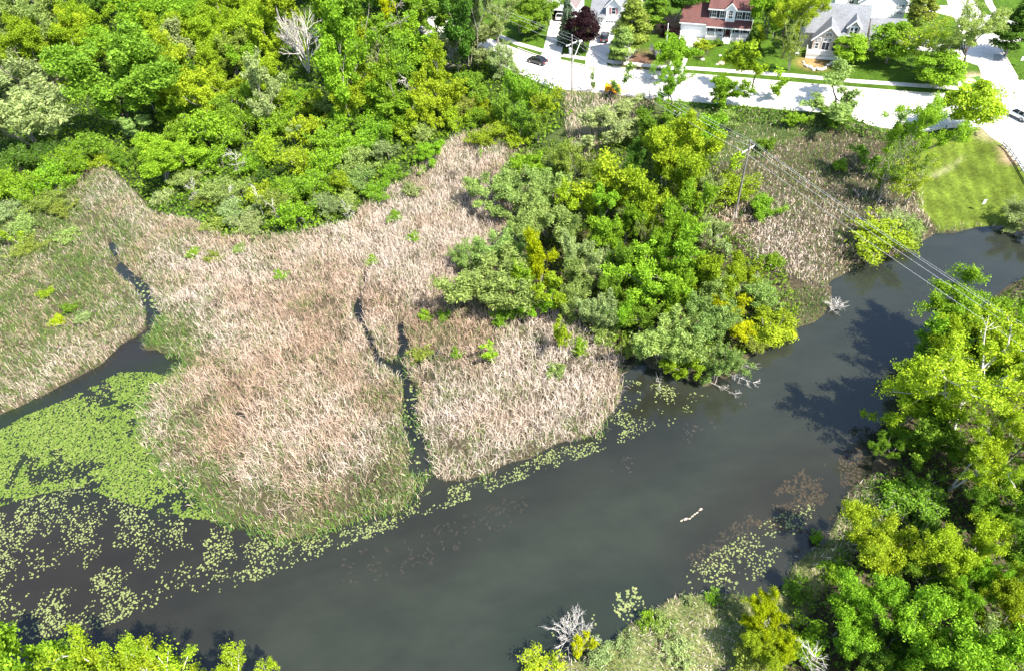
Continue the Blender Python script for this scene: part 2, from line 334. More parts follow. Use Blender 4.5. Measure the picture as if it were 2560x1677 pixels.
RCTL = [(700, 950, 6, .16, .32, 1.9), (1300, 1000, 5, .07, .95, 1.7), (1450, 1000, 5, .05, 1, 1.7), (1050, 650, 5, .04, .9, 1.5), (950, 760, 4, .05, .45, 1.5), (600, 700, 5, .1, .8, 1.5), (450, 650, 5, .3, .6, 1.4), (150, 750, 7, .75, .6, 1.2), (50, 880, 5, .6, .65, 1.3), (230, 900, 3, .4, .6, 1.4), (120, 560, 5, .85, .5, 1.2), (200, 620, 5, .75, .55, 1.2), (300, 500, 5, .45, .75, 1.3), (500, 590, 4, .25, .65, 1.4),
 (420, 830, 2, .95, .3, 1.3), (470, 900, 1.6, .8, .4, 1.2), (430, 1080, 2.2, .6, .6, 1.6), (480, 1200, 2, .75, .5, 1.5), (650, 1300, 2.2, .9, .3, 1.1), (540, 1270, 2, .9, .3, 1.1), (760, 1310, 2, .8, .4, 1.2), (980, 1240, 2, .95, .3, 1.2), (900, 1270, 2, .8, .4, 1.2), (990, 1090, 1.6, .7, .5, 1.3), (1000, 990, 1.6, .6, .4, 1.4), (800, 1080, 5, .12, .5, 1.9), (730, 1220, 3, .3, .55, 1.8), (1130, 1170, 3, .25, .75, 1.5), (1400, 1105, 2, .45, .6, 1.4),
 (1120, 800, 4, .25, .05, 1.4), (1100, 900, 4, .22, .6, 1.5), (1100, 480, 5, .06, .8, 1.3), (1250, 380, 5, .15, .75, 1.3), (560, 900, 3, .35, .7, 1.7), (640, 800, 3, .15, .7, 1.6)]
P = scatter(MARSH, 40); P = P[(vnoise(P, 1.1, 77)*.6+vnoise(P, 2.6, 78)*.4 > .33) | (R.random(len(P)) < .3)]; f = field(P, RCTL)
n = len(P)
lean = np.abs(R.normal(.42, .42, n))*np.where(f[:, 0] > .6, .6, 1)
blades('reed_bed', P, zg(P)-.05, f[:, 2]*R.uniform(.6, 1.15, n), R.uniform(.02, .055, n), lean, reedcol(P, f[:, 0], f[:, 1], 3), 'tan and green reeds filling the marsh around the narrow channels', 'reeds')
def fringe(px, dens, w0, w1, hgt, seed, label):
    poly = W(px); P = scatter(poly, dens, None); sdv = sd_water(P); k = vnoise(P, 1.5, seed); P = P[(sdv > w0+(k-.5)*1.2) & (sdv < w1)]; n = len(P)
    c = np.where((R.random(n) < .5)[:, None], GR1, GR2); c = np.where((R.random(n) < .2)[:, None], GR3, c); c = np.where((R.random(n) < .1)[:, None], TAN1, c)*R.uniform(.95, 1.45, (n, 1))
    blades('green_reeds', P, np.zeros(n)-.05, hgt*R.uniform(.6, 1.2, n), R.uniform(.03, .07, n), np.abs(R.normal(.2, .2, n)), c, label, 'reeds')
def patch(name, px, dens, ctl, seed, label, cat, z0=0., hs=1.0, wd=(.035, .08), lean=(.4, .35), minsd=-.1):
    poly = W(px, z0); P = scatter(poly, dens, minsd)
    if len(P) == 0: return
    f = field(P, ctl); n = len(P)
    return blades(name, P, zg(P)-.04, f[:, 2]*hs*R.uniform(.5, 1.2, n), R.uniform(*wd, n), np.abs(R.normal(*lean, n)), reedcol(P, f[:, 0], f[:, 1], seed), label, cat)
fringe([(330, 980), (470, 940), (420, 1060), (480, 1160), (600, 1250), (760, 1280), (960, 1200), (1080, 1180), (1020, 1320), (740, 1380), (540, 1340), (330, 1160)], 26, -.9, 1.3, 1.25, 71, 'bright green young reeds fringing the marsh above the pads')
fringe([(388, 800), (510, 790), (515, 880), (475, 900), (465, 950), (425, 960), (405, 900), (440, 880), (378, 866)], 30, -.7, 2.0, 1.2, 72, 'green reeds standing in the left backwater')
fringe([(960, 900), (1100, 900), (1090, 1230), (1400, 1140), (1560, 950), (1590, 1020), (1500, 1120), (1240, 1230), (960, 1220)], 16, -.5, .7, 1.2, 73, 'thin green reeds along the middle channel and right lobe')
patch('reed_bed', [(1405, 244), (1440, 238), (1530, 248), (1640, 268), (1600, 300), (1540, 350), (1480, 400), (1430, 400), (1415, 330)], 14, [(1470, 300, 6, .05, .85, 1.5), (1430, 240, 3, .5, .5, .9), (1560, 258, 3, .4, .3, .9), (1440, 380, 4, .2, .7, 1.3)], 11, 'pale dry reeds below the yellow machine on the road', 'reeds', .4)
patch('meadow_grass', [(1760, 285), (1880, 290), (2000, 295), (2119, 305), (2195, 335), (2290, 348), (2300, 400), (2310, 520), (2330, 570), (2290, 615), (2230, 640), (2130, 670), (2090, 715), (2060, 720), (1990, 700), (1900, 670), (1830, 600), (1770, 560), (1760, 470), (1780, 380)], 16,
 [(1880, 300, 4, .85, .6, .7), (2050, 310, 4, .8, .3, .7), (2000, 350, 5, .85, .6, .8), (1950, 400, 5, .82, .6, .8), (2080, 380, 5, .82, .6, .8), (2150, 450, 5, .7, .65, .8), (2050, 520, 5, .55, .75, .9), (1980, 600, 4, .15, .85, 1.1), (1900, 600, 4, .1, .8, 1.2), (2000, 660, 3, .1, .9, 1.3), (2030, 600, 2, .15, .95, 1.2), (2090, 600, 2.5, .75, .4, .7), (2080, 660, 2.5, .5, .5, .8), (1830, 560, 3, .2, .6, 1.1), (2200, 380, 4, .6, .4, .7), (2290, 400, 3, .7, .4, .6), (2250, 560, 4, .3, .8, 1.0), (2300, 590, 3, .5, .6, .9), (1850, 420, 4, .6, .4, .8), (2100, 700, 2, .6, .5, .7)], 17, 'green and tan meadow grass under the power lines', 'grass', .5, wd=(.04, .09))
patch('bank_grass', [(1950, 740), (2020, 715), (2076, 735), (2092, 770), (2060, 800), (1990, 832), (1940, 850), (1900, 800)], 30, [(2000, 780, 5, .97, .4, .7)], 23, 'bright green grass on the river point beside the white dead shrub', 'grass', .2)
patch('bank_grass', [(2230, 610), (2330, 570), (2430, 560), (2520, 560), (2580, 580), (2600, 600), (2430, 590), (2340, 610), (2270, 640)], 18, [(2300, 600, 5, .6, .6, .9), (2500, 575, 5, .6, .5, .7)], 29, 'mixed bank grass between the mown lawn and the river', 'grass', .3)
patch('bank_grass', [(1260, 1700), (1400, 1640), (1470, 1630), (1530, 1600), (1590, 1545), (1700, 1485), (1810, 1478), (1890, 1484), (1940, 1470), (2000, 1480), (1960, 1600), (1900, 1740), (1300, 1760)], 40, [(1750, 1580, 4, .7, .9, .8), (1800, 1520, 2, .95, .5, .7), (1640, 1580, 2, .6, .9, .7), (1720, 1650, 2.5, .35, 1, .8), (1560, 1640, 3, .75, .8, .7), (1850, 1560, 2, .8, .6, .8), (1480, 1660, 2, .6, .9, .7)], 31, 'straw and green tussocks on the near bank', 'grass', .2, wd=(.025, .06))
patch('bank_grass', [(1960, 1410), (2025, 1372), (2072, 1345), (2094, 1300), (2115, 1240), (2152, 1208), (2230, 1180), (2220, 1300), (2150, 1400), (2050, 1440), (1980, 1470)], 36, [(2130, 1250, 2, .75, .7, .9), (2100, 1330, 2, .7, .8, 1.0), (2060, 1375, 1.6, .4, 1, 1.0), (1990, 1420, 2, .7, .8, .9)], 37, 'long pale and green grass along the right bank', 'grass', .2, wd=(.025, .06))
patch('verge_grass', [(1380, 228), (1480, 236), (1640, 252), (1740, 262), (1881, 272), (1989, 283), (2061, 288), (2119, 296), (2152, 314), (2195, 326), (2292, 340), (2290, 352), (2180, 345), (2100, 318), (1990, 306), (1880, 295), (1740, 284), (1640, 272), (1480, 252), (1385, 246)], 16, [(1450, 240, 5, .7, .4, .6), (1560, 250, 5, .5, .3, .7), (1800, 275, 8, .9, .4, .7), (2100, 305, 8, .92, .4, .7)], 41, 'rough green grass along the road edge', 'grass', 1.2)

# ------------------------------------------------------------------ leaf quads
def leaves(C, size, up=.35, out=None, v=None, asp=1.5):
    """rhombic leaf sprays at centres C; returns V (4n,3), faces, v attr"""
    n = len(C); nrm = R.normal(0, 1, (n, 3)); nrm[:, 2] = nrm[:, 2]*.8+up*1.2
    if out is not None: nrm = nrm*.85+out*.8
    nrm /= np.linalg.norm(nrm, axis=1)[:, None]+1e-9
    t = np.cross(nrm, R.normal(0, 1, (n, 3))); t /= np.linalg.norm(t, axis=1)[:, None]+1e-9; b = np.cross(nrm, t)
    s = (np.asarray(size)*R.uniform(.65, 1.3, n))[:, None]/2
    V = np.stack([C-t*s*asp, C+b*s*.8-nrm*s*.2, C+t*s*asp, C-b*s*.8-nrm*s*.2], 1).reshape(-1, 3)
    v = R.random(n) if v is None else v
    k = np.arange(n)*4
    return V, np.c_[k, k+1, k+2, k+3], np.repeat(v, 4)
def undergrowth(name, poly, dens, hmax, label, cols, size=.3, minsd=.3):
    P = scatter(poly, dens, minsd); P = P[(P[:, 1] < 205) & (np.abs(P[:, 0]) < 150)]; P = P[R.random(len(P)) < np.clip(1.35-P[:, 1]/300, .3, 1)]; n = len(P); hh = hmax*(.25+.75*vnoise(P, 2.5, 5))*R.random(n)**.5
    C = np.c_[P, zg(P)+hh]; V, Fq, v = leaves(C, size, up=.6)
    k = vnoise(P, 5, 8)[:, None]; c = np.array(cols[0])*(1-k)+np.array(cols[1])*k; c = c*R.uniform(.6, 1.3, (n, 1))
    me = mesh_np(name, V, [Fq], {'col': np.repeat(c, 4, 0)})
    return tag(obj(name, me, mat('undergrowth', attr='col', rough=.6, spec=.2, trans=.3)), label, 'undergrowth', kind='stuff')
undergrowth('undergrowth', FOREST, 5.5, 1.8, 'tangled green undergrowth between the trees of the upper left wood', [(.10, .20, .012), (.17, .27, .012)], .42)
undergrowth('undergrowth', W([(1300, 380), (1500, 340), (1700, 300), (1790, 330), (1800, 560), (1960, 690), (2000, 790), (1940, 850), (1890, 880), (1800, 940), (1650, 930), (1560, 890), (1400, 820), (1300, 760), (1280, 560)]), 11, 1.6, 'leafy undergrowth beneath the tree clump by the river', [(.10, .19, .012), (.17, .25, .012)], .32)
undergrowth('undergrowth', W([(2230, 1180), (2184, 1190), (2150, 1240), (2120, 1300), (2060, 1430), (1990, 1500), (1920, 1600), (1880, 1800), (3000, 1900), (3200, 800), (2700, 650), (2560, 700), (2450, 780), (2330, 910)]), 13, 1.3, 'leafy undergrowth beneath the trees of the right bank', [(.07, .15, .012), (.14, .23, .014)], .28)
undergrowth('undergrowth', W([(1760, 268), (1880, 280), (2061, 292), (2119, 302), (2200, 336), (2270, 350), (2260, 372), (2150, 345), (2050, 318), (1900, 312), (1780, 300)], 1.2), 10, 1.4, 'low bright bushes below the road verge', [(.08, .17, .02), (.14, .24, .02)], .36)
undergrowth('undergrowth', W([(-260, 700), (-50, 560), (60, 490), (190, 440), (240, 460), (200, 560), (120, 640), (20, 700), (-200, 800)]), 6, 1.2, 'olive scrub at the left edge of the marsh', [(.10, .16, .04), (.17, .21, .06)], .3)

undergrowth('undergrowth', W([(-260, 820), (-50, 560), (60, 490), (190, 440), (260, 560), (300, 680), (340, 760), (280, 850), (150, 940), (0, 1000), (-260, 1080)]), 2.2, 1.3, 'sparse leafy scrub through the left marsh grass', [(.15, .20, .06), (.22, .27, .07)], .22)
undergrowth('undergrowth', W([(60, 480), (190, 430), (270, 400), (330, 450), (390, 520), (500, 540), (560, 580), (760, 570), (880, 540), (930, 480), (1000, 440), (1080, 380), (1160, 320), (1330, 380), (1330, 430), (1180, 400), (1060, 450), (960, 530), (880, 610), (760, 640), (560, 640), (400, 580), (280, 480), (150, 530)]), 2.6, 1.0, 'thin green scrub where the wood meets the reeds', [(.14, .22, .04), (.20, .26, .06)], .22)
# ------------------------------------------------------------------ tree models (shared by many trees)
def tubes(segs, n=5):
    """segs: list of (a,b,ra,rb) -> V, F"""
    V = []; Fq = []
    for a, b, ra, rb in segs:
        a = np.array(a, float); b = np.array(b, float); d = b-a; L_ = np.linalg.norm(d)
        if L_ < 1e-4: continue
        d /= L_; u = np.cross(d, [0, 0, 1.] if abs(d[2]) < .9 else [1., 0, 0]); u /= np.linalg.norm(u); w_ = np.cross(d, u)
        o = len(V)
        for c, r_ in ((a, ra), (b, rb)):
            for k in range(n):
                t = 2*math.pi*k/n; V.append(c+(u*math.cos(t)+w_*math.sin(t))*r_)
        Fq += [(o+k, o+(k+1) % n, o+n+(k+1) % n, o+n+k) for k in range(n)]
    return np.array(V), np.array(Fq)
def curve(a, b, sag, k=3):
    a = np.array(a, float); b = np.array(b, float); m_ = (a+b)/2+np.array(sag)
    t = np.linspace(0, 1, k+1)[:, None]
    return (1-t)**2*a+2*t*(1-t)*m_+t**2*b
MODELS = {}
def model(key, R0, H0, cb, nclump, lpc, lsize, spread=.34, trunk=.03, gaps=0., asp=1.5, lean=0., shape='round', multi=1, seed=1, twig=0, up=.35):
    """R0 crown radius, H0 height, cb crown base height"""
    global R
    keep = R; R = np.random.default_rng(seed)
    ch = H0-cb; cz = cb+ch*.5
    C = []
    tries = 0
    while len(C) < nclump and tries < 20000:
        tries += 1
        p = R.uniform(-1, 1, 3); r_ = np.linalg.norm(p)
        if r_ > 1 or r_ < .45*R.random(): continue
        zz = p[2]
        if shape == 'tall': k = 1-.55*max(zz, 0)**1.5
        elif shape == 'cone': k = (1-zz)/2*1.15+.06
        elif shape == 'mound': k = 1.0; zz = abs(zz)*2-1 if zz > -.4 else zz
        elif shape == 'vase': k = .45+.55*(zz+1)/2
        else: k = 1-.15*max(-zz, 0)
        q = np.array([p[0]*k*R0*.86, p[1]*k*R0*.86, cz+zz*ch*.44])
        if C and min(np.linalg.norm(q-c) for c in C) < R0*spread*.55: 
            if R.random() < .8: continue
        C.append(q)
    C = np.array(C)
    # leaves on the shells of the clumps
    Vs = []; Fs = []; vs = []; o = 0
    for c in C:
        cr = R0*spread*R.uniform(.55, 1.3)
        k = int(lpc*R.uniform(.7, 1.3)); u = R.normal(0, 1, (k, 3)); u /= np.linalg.norm(u, axis=1)[:, None]
        u[:, 2] = np.where(u[:, 2] < -.3, -u[:, 2]*.6, u[:, 2])
        rr = (R.uniform(.4, 1.02, k)+(R.random(k) < .14)*R.uniform(.1, .5, k))[:, None]*cr
        p = c+u*rr*np.array([1, 1, .72])
        if shape == 'weep': p[:, 2] -= np.abs(R.normal(0, cr*.8, k))
        ov = (c-np.array([0, 0, cz-ch*.25])); ov = ov/(np.linalg.norm(ov)+1e-6)
        v = np.clip(R.normal(.5, .22, k)+R.normal(0, .17), 0, 1)
        V, Fq, va = leaves(p, lsize, up=up, out=u*.7+ov*.5, v=v, asp=asp)
        Vs.append(V); Fs.append(Fq+o); vs.append(va); o += len(V)
    crown = mesh_np(key+'_crown', np.concatenate(Vs), [np.concatenate(Fs)], {'v': np.concatenate(vs)})
    # trunk and limbs
    segs = []; rt = H0*trunk
    stems = [(R.normal(0, R0*.12, 2) if multi > 1 else np.zeros(2)) for _ in range(multi)]
    tops = []
    for s in stems:
        top = np.array([s[0]*4+lean*R.normal(0, .6), s[1]*4, cz+ch*.2])
        pts = curve((s[0], s[1], -.3), top, R.normal(0, .15, 3)*R0*.3, 5)
        for i in range(5): segs.append((pts[i], pts[i+1], rt*(1-.15*i), rt*(1-.15*(i+1))))
        tops.append(pts)
    for c in C:
        pts = tops[R.integers(len(tops))]
        i = int(np.clip(np.searchsorted(pts[:, 2], c[2]-.35*np.linalg.norm(c[:2])-ch*.08), 1, 5)); a = pts[i]
        q = curve(a, c, (0, 0, R0*.08), 3); r_ = rt*.38*(1-.1*i)
        for j in range(3): segs.append((q[j], q[j+1], r_*(1-.28*j), r_*(1-.28*(j+1))))
        for _ in range(twig):
            e = c+R.normal(0, 1, 3)*R0*spread*.7+np.array([0, 0, R0*spread*.5]); st = q[R.integers(1, 4)]
            mm = (st+e)/2+R.normal(0, .1, 3)*R0*.15
            segs.append((st, mm, r_*.4, r_*.3)); segs.append((mm, e, r_*.3, r_*.1))
    V, Fq = tubes(segs, 5)
    wood = mesh_np(key+'_trunk', V, [Fq], smooth=True)
    crown.materials.append(LEAF); wood.materials.append(BARK)
    MODELS.setdefault(key, []).append((crown, wood, R0, H0, cb))
    R = keep
def grown(key, R0, H0, depth, kids, nleaf, lsize, cr, rt=.013, stems=2, asp=1.5, bare_frac=.45, ang=.5, droop=0., seed=1, up=.25, minz=.18, taper=.6, skip=-1):
    """forked limbs from the ground up, leaf sprays on the outer twigs"""
    global R
    keep = R; R = np.random.default_rng(seed); segs = []; tips = []
    def grow(p, d, L_, rd, k):
        c = p
        for i in range(3):
            d = d+R.normal(0, .10, 3)+np.array([0, 0, .05-droop*(k < 2)]); d /= np.linalg.norm(d); e = c+d*L_/3; (segs.append((c, e, rd*(1-.13*i), rd*(1-.13*(i+1)))) if k > skip else None); c = e
            if k <= 1: tips.append((e, 1.0 if k == 0 else .6))
            if k == 2 and R.random() < .4: tips.append((e, .5))
            if k > 0 and i < 2 and R.random() < .55:
                nd = d+R.normal(0, ang*1.1, 3); nd /= np.linalg.norm(nd); grow(e, nd, L_*R.uniform(.4, .6), rd*.45, k-1)
        if k > 0:
            for _ in range(kids):
                nd = d+R.normal(0, ang, 3); nd[2] = nd[2]*.8+.12; nd /= np.linalg.norm(nd); grow(c, nd, L_*R.uniform(.55, .8), rd*taper, k-1)
    for i in range(stems):
        a = R.uniform(0, 6.3); t = R.uniform(.05, .3) if stems > 1 else .03; grow(np.array([R.normal(0, .2)*(stems > 1), R.normal(0, .2)*(stems > 1), -.3]), np.array([math.cos(a)*t, math.sin(a)*t, 1.]), H0*.42, H0*rt, depth)
    V, Fq = tubes(segs, 5); T = np.array([t[0] for t in tips]); wt = np.array([t[1] for t in tips]); sc = np.array([R0/np.percentile(np.hypot(T[:, 0], T[:, 1]), 93)]*2+[(H0-.5*cr)/T[:, 2].max()]); V = V*sc; T = T*sc
    m_ = T[:, 2] > H0*minz; T = T[m_]; wt = wt[m_]; cnt = R.poisson(nleaf/wt.sum()*wt*np.clip(R.normal(1, .45, len(T)), .15, 2.2)); ci = np.repeat(np.arange(len(T)), cnt); n = len(ci); u = R.normal(0, 1, (n, 3)); u /= np.linalg.norm(u, axis=1)[:, None]
    C = T[ci]+u*(R.random(n)**.6*cr)[:, None]; C[:, 2] -= np.abs(R.normal(0, cr*droop*6, n)); cv = R.normal(0, .15, len(T))
    LV, LF, va = leaves(C, lsize, up=up, out=u*.5, v=np.clip(R.normal(.5, .22, n)+cv[ci], 0, 1), asp=asp)
    crown = mesh_np(key+'_crown', LV, [LF], {'v': va}); wood = mesh_np(key+'_trunk', V, [Fq], smooth=True); crown.materials.append(LEAF); wood.materials.append(BARK)
    MODELS.setdefault(key, []).append((crown, wood, R0, H0, H0*minz)); print(key, len(tips), n, len(V)); R = keep
for s in range(3): grown('R', 3.4, 8.0, 5, 2, 17000, .19, .5, .016, 2, seed=10+s, minz=.12, skip=1)
for s in range(2): grown('RL', 6.0, 13.0, 6, 2, 46000, .20, .6, .014, 2, seed=20+s, minz=.14, ang=.45, skip=2)
for s in range(2): grown('N', 5.0, 9.0, 6, 2, 62000, .135, .5, .014, 2, seed=25+s, minz=.12, ang=.5, skip=1)
for s in range(3): grown('T', 2.3, 10.0, 5, 2, 14000, .185, .46, .011, 1, seed=30+s, minz=.12, ang=.36, skip=1)
for s in range(2): grown('W', 4.0, 8.0, 4, 2, 15000, .15, .55, .012, 4, asp=2.6, seed=40+s, minz=.08, up=.4, skip=0)
for s in range(2): grown('A', 5.5, 15.0, 5, 2, 24000, .15, .5, .016, 2, seed=50+s, taper=.68, skip=0)
for s in range(2): grown('AN', 4.2, 12.0, 4, 2, 6000, .17, .45, .011, 3, seed=55+s)
for s in range(3): grown('S', 1.8, 2.6, 3, 2, 3000, .19, .38, .011, 6, seed=60+s, minz=.04, ang=.6)
for s in range(2): grown('SL', 3.0, 4.6, 3, 2, 7000, .20, .5, .010, 8, seed=65+s, minz=.04, ang=.6)
for s in range(2): grown('V', 1.2, 6.5, 3, 2, 900, .2, .3, .008, 1, seed=70+s, ang=.4)
for s in range(2): grown('D', 2.2, 9.0, 3, 2, 4500, .17, .4, .007, 6, seed=75+s, ang=.3, asp=2.)
for s in range(2): grown('E', 3.0, 8.5, 4, 2, 5000, .17, .4, .017, 1, seed=80+s, asp=2.8, droop=.12)
for s in range(2): model('P', 3.4, 12.0, .8, 60, 210, .20, .27, .018, shape='cone', seed=85+s, asp=3.0)
for s in range(1): model('Y', 1.5, 3.3, .1, 26, 330, .10, .36, .02, shape='mound', multi=4, seed=88+s, asp=2.6)
for s in range(2): model('M', 3.4, 8.0, 1.0, 50, 220, .23, .32, .02, shape='tall', seed=95+s)
def conifer(key, R0, H0, seed):
    global R
    keep = R; R = np.random.default_rng(seed); Cs = []; segs = [((0, 0, -.2), (0, 0, H0), H0*.016, .01)]; lay = 20; out = []
    for i in range(lay):
        t = i/lay; z = H0*(.06+.92*t); r_ = R0*(1-t)**.85
        nb = max(4, int(11*(1-t)+3)); a0 = R.uniform(0, 6)
        for k in range(nb):
            a = a0+2*math.pi*k/nb+R.normal(0, .1); rr = r_*R.uniform(.8, 1.1); d = np.array([math.cos(a), math.sin(a), -.28])
            segs.append(((0, 0, z), tuple(np.array([0, 0, z])+d*rr), .03, .008))
            m_ = int(6+16*(1-t)); u = R.uniform(.15, 1.05, m_)[:, None]
            Cs.append(np.array([0, 0, z])+d*rr*u+R.normal(0, .1, (m_, 3))*(.4+u)*R0*.2); out.append(np.tile(d*.5+np.array([0, 0, .5]), (m_, 1)))
    C = np.concatenate(Cs); V, Fq, v = leaves(C, R0*.16, out=np.concatenate(out), asp=2.2)
    crown = mesh_np(key+'_crown', V, [Fq], {'v': v}); tv, tf = tubes(segs, 4); wood = mesh_np(key+'_trunk', tv, [tf])
    crown.materials.append(LEAF); wood.materials.append(BARK); MODELS.setdefault(key, []).append((crown, wood, R0, H0, 0.)); R = keep
conifer('C', 2.2, 9.0, 90)
def bare(key, R0, H0, seed, fan=True, depth=4, kids=4, thick=1.0):
    """leafless tree: repeated forking"""
    r = np.random.default_rng(seed); segs = []
    def grow(p, d, L_, rd, k):
        q = p+d*L_*.5; d2 = d+r.normal(0, .08, 3)+np.array([0, 0, .06 if fan else -.02]); d2 /= np.linalg.norm(d2); e = q+d2*L_*.5
        segs.append((p, q, rd, rd*.82)); segs.append((q, e, rd*.82, rd*.6))
        if k == 0: return
        for i in range(kids if k > 1 else kids+1):
            b = q if r.random() < .45 else e; nd = d2+r.normal(0, .34 if fan else .6, 3)+np.array([0, 0, .12 if fan else 0]); nd /= np.linalg.norm(nd)
            grow(b, nd, L_*r.uniform(.5, .75), rd*.62, k-1)
    if fan:
        for i in range(7):
            a = 2*math.pi*i/7+r.normal(0, .3); t = r.uniform(.1, .5) if i else .05; grow(np.array([0, 0, -.2]), np.array([math.cos(a)*t, math.sin(a)*t, 1.])/math.hypot(1, t), H0*.42, H0*.012*thick, depth)
    else:
        pts = [np.array([0, 0, -.3])]; d = np.array([r.normal(0, .08), r.normal(0, .08), 1.])
        for i in range(5): pts.append(pts[-1]+d*H0*.18); segs.append((pts[-2], pts[-1], H0*.016*(1-.17*i), H0*.016*(1-.17*(i+1)))); d = d+r.normal(0, .08, 3)
        for i in range(2, 6):
            for _ in range(3):
                a = r.uniform(0, 6.3); nd = np.array([math.cos(a), math.sin(a), r.uniform(.1, .9)]); nd /= np.linalg.norm(nd); grow(pts[i], nd, R0*r.uniform(.5, .9), H0*.006, depth-2)
    V, Fq = tubes(segs, 4); s = np.percentile(np.hypot(V[:, 0], V[:, 1]), 97); V[:, :2] *= R0/s; V[:, 2] *= H0/V[:, 2].max()
    me = mesh_np(key+'_branches', V, [Fq]); me.materials.append(BARK); MODELS.setdefault(key, []).append((None, me, R0, H0, H0*.2))
bare('B', 3.6, 12.0, 3, True, 4, 3, 1.25)
for s in range(3): bare('K', 1.6, 6.0, 5+s, False, 4, 3)
bare('KT', 3.0, 17.0, 9, False, 4, 3)
bare('G', 1.1, 1.5, 12, True, 3, 4)
bare('G2', 2.4, 4.0, 13, True, 4, 3, .75)
# ------------------------------------------------------------------ trees and shrubs, one by one
PAL = {'yg': ((.25, .345, .018), 'yellow-green'), 'bg': ((.185, .325, .02), 'bright green'), 'mg': ((.145, .255, .022), 'mid-green'), 'dg': ((.075, .155, .018), 'dark green'), 'ol': ((.20, .255, .04), 'olive green'),
 'pg': ((.28, .35, .13), 'pale grey-green'), 'ye': ((.39, .46, .008), 'yellow'), 'sg': ((.22, .28, .10), 'silvery green'), 'pu': ((.032, .013, .016), 'dark purple'), 'bs': ((.14, .20, .12), 'blue-green'), 'wg': ((.225, .315, .08), 'soft green'), 'lb': ((.30, .40, .022), 'light lime'), 'br': ((.14, .085, .06), 'brown'), 'gl': ((.24, .24, .27), 'greyish lilac')}
PAL = {k_: ((tuple(c_*1.14 for c_ in v_[0]) if k_ not in ('pu', 'bs', 'gl', 'ye') else v_[0]), v_[1]) for k_, v_ in PAL.items()}
WOODC = {'dark': (.07, .055, .045), 'grey': (.26, .23, .20), 'white': (.55, .51, .46), 'brown': (.14, .10, .07)}
FORM = {'R': ('broadleaf_tree', 'rounded tree', 'tree'), 'RL': ('broadleaf_tree', 'broad tree', 'tree'), 'N': ('broadleaf_tree', 'broad tree', 'tree'), 'T': ('broadleaf_tree', 'upright tree', 'tree'), 'W': ('willow_tree', 'willow', 'tree'), 'A': ('airy_tree', 'airy tree', 'tree'), 'AN': ('airy_tree', 'thin-leaved tree', 'tree'),
 'S': ('shrub', 'shrub', 'shrub'), 'SL': ('shrub', 'large shrub', 'shrub'), 'V': ('sapling', 'slender sapling', 'tree'), 'M': ('broadleaf_tree', 'dense rounded tree', 'tree'), 'D': ('sapling_thicket', 'many-stemmed young tree', 'tree'), 'E': ('weeping_tree', 'weeping tree', 'tree'), 'P': ('pine_tree', 'pine', 'tree'), 'Y': ('shrub', 'dense rounded bush', 'shrub'),
 'C': ('spruce_tree', 'spruce', 'tree'), 'B': ('leafless_tree', 'leafless tree', 'tree'), 'K': ('dead_tree', 'small dead tree', 'tree'), 'KT': ('dead_tree', 'tall bare tree', 'tree'), 'G': ('dead_shrub', 'leafless shrub', 'shrub'), 'G2': ('dead_shrub', 'leafless shrub', 'shrub')}
LAND = [(753, 105, 'the leafless grey tree'), (250, 210, 'the leaning trunk'), (1020, 80, 'the tall bare double trunk'), (308, 63, 'the big bright green maple'), (661, 441, 'the little dark spruce'), (1097, 170, 'the yellow-green spire tree'), (587, 407, 'the white dead snag'), (45, 290, 'the left edge willow'), (1061, 390, 'the round reed bush'), (1168, 115, 'the silvery willow'), (408, 492, 'the lone marsh shrub'),
 (1357, 648, 'the bright yellow tree'), (1211, 704, 'the big reed willow'), (1935, 813, 'the round olive bush'), (1670, 374, 'the large yellow-green tree'), (1855, 450, 'the meadow power pole'), (1656, 850, 'the waterside willow'), (2477, 976, 'the pale right bank tree'), (2386, 1370, 'the lime right bank crown'), (2080, 1532, 'the dead white branch'), (2235, 1623, 'the dark bottom crown'), (2465, 800, 'the tree beneath the wires'), (1810, 70, 'the red-roofed house'), (1410, 30, 'the open garage'), (2070, 110, 'the gabled beige house'), (2410, 170, 'the street corner'), (300, 1600, 'the bottom left corner')]
used_labels = {}
def autolabel(px, py, kind, col):
    c = PAL[col][1] if col in PAL else col
    best = sorted(LAND, key=lambda l: (math.hypot(l[0]-px, l[1]-py) if math.hypot(l[0]-px, l[1]-py) > 12 else 1e6))[0]
    dx, dy = px-best[0], py-best[1]
    rel = ('left of' if dx < 0 else 'right of') if abs(dx) > abs(dy) else ('behind' if dy < 0 else 'in front of')
    base = f'{c} {FORM[kind][1]} {rel} {best[2]}'
    return base, math.hypot(dx, dy)
PENDING = []
COUNT = {}
TREES = []
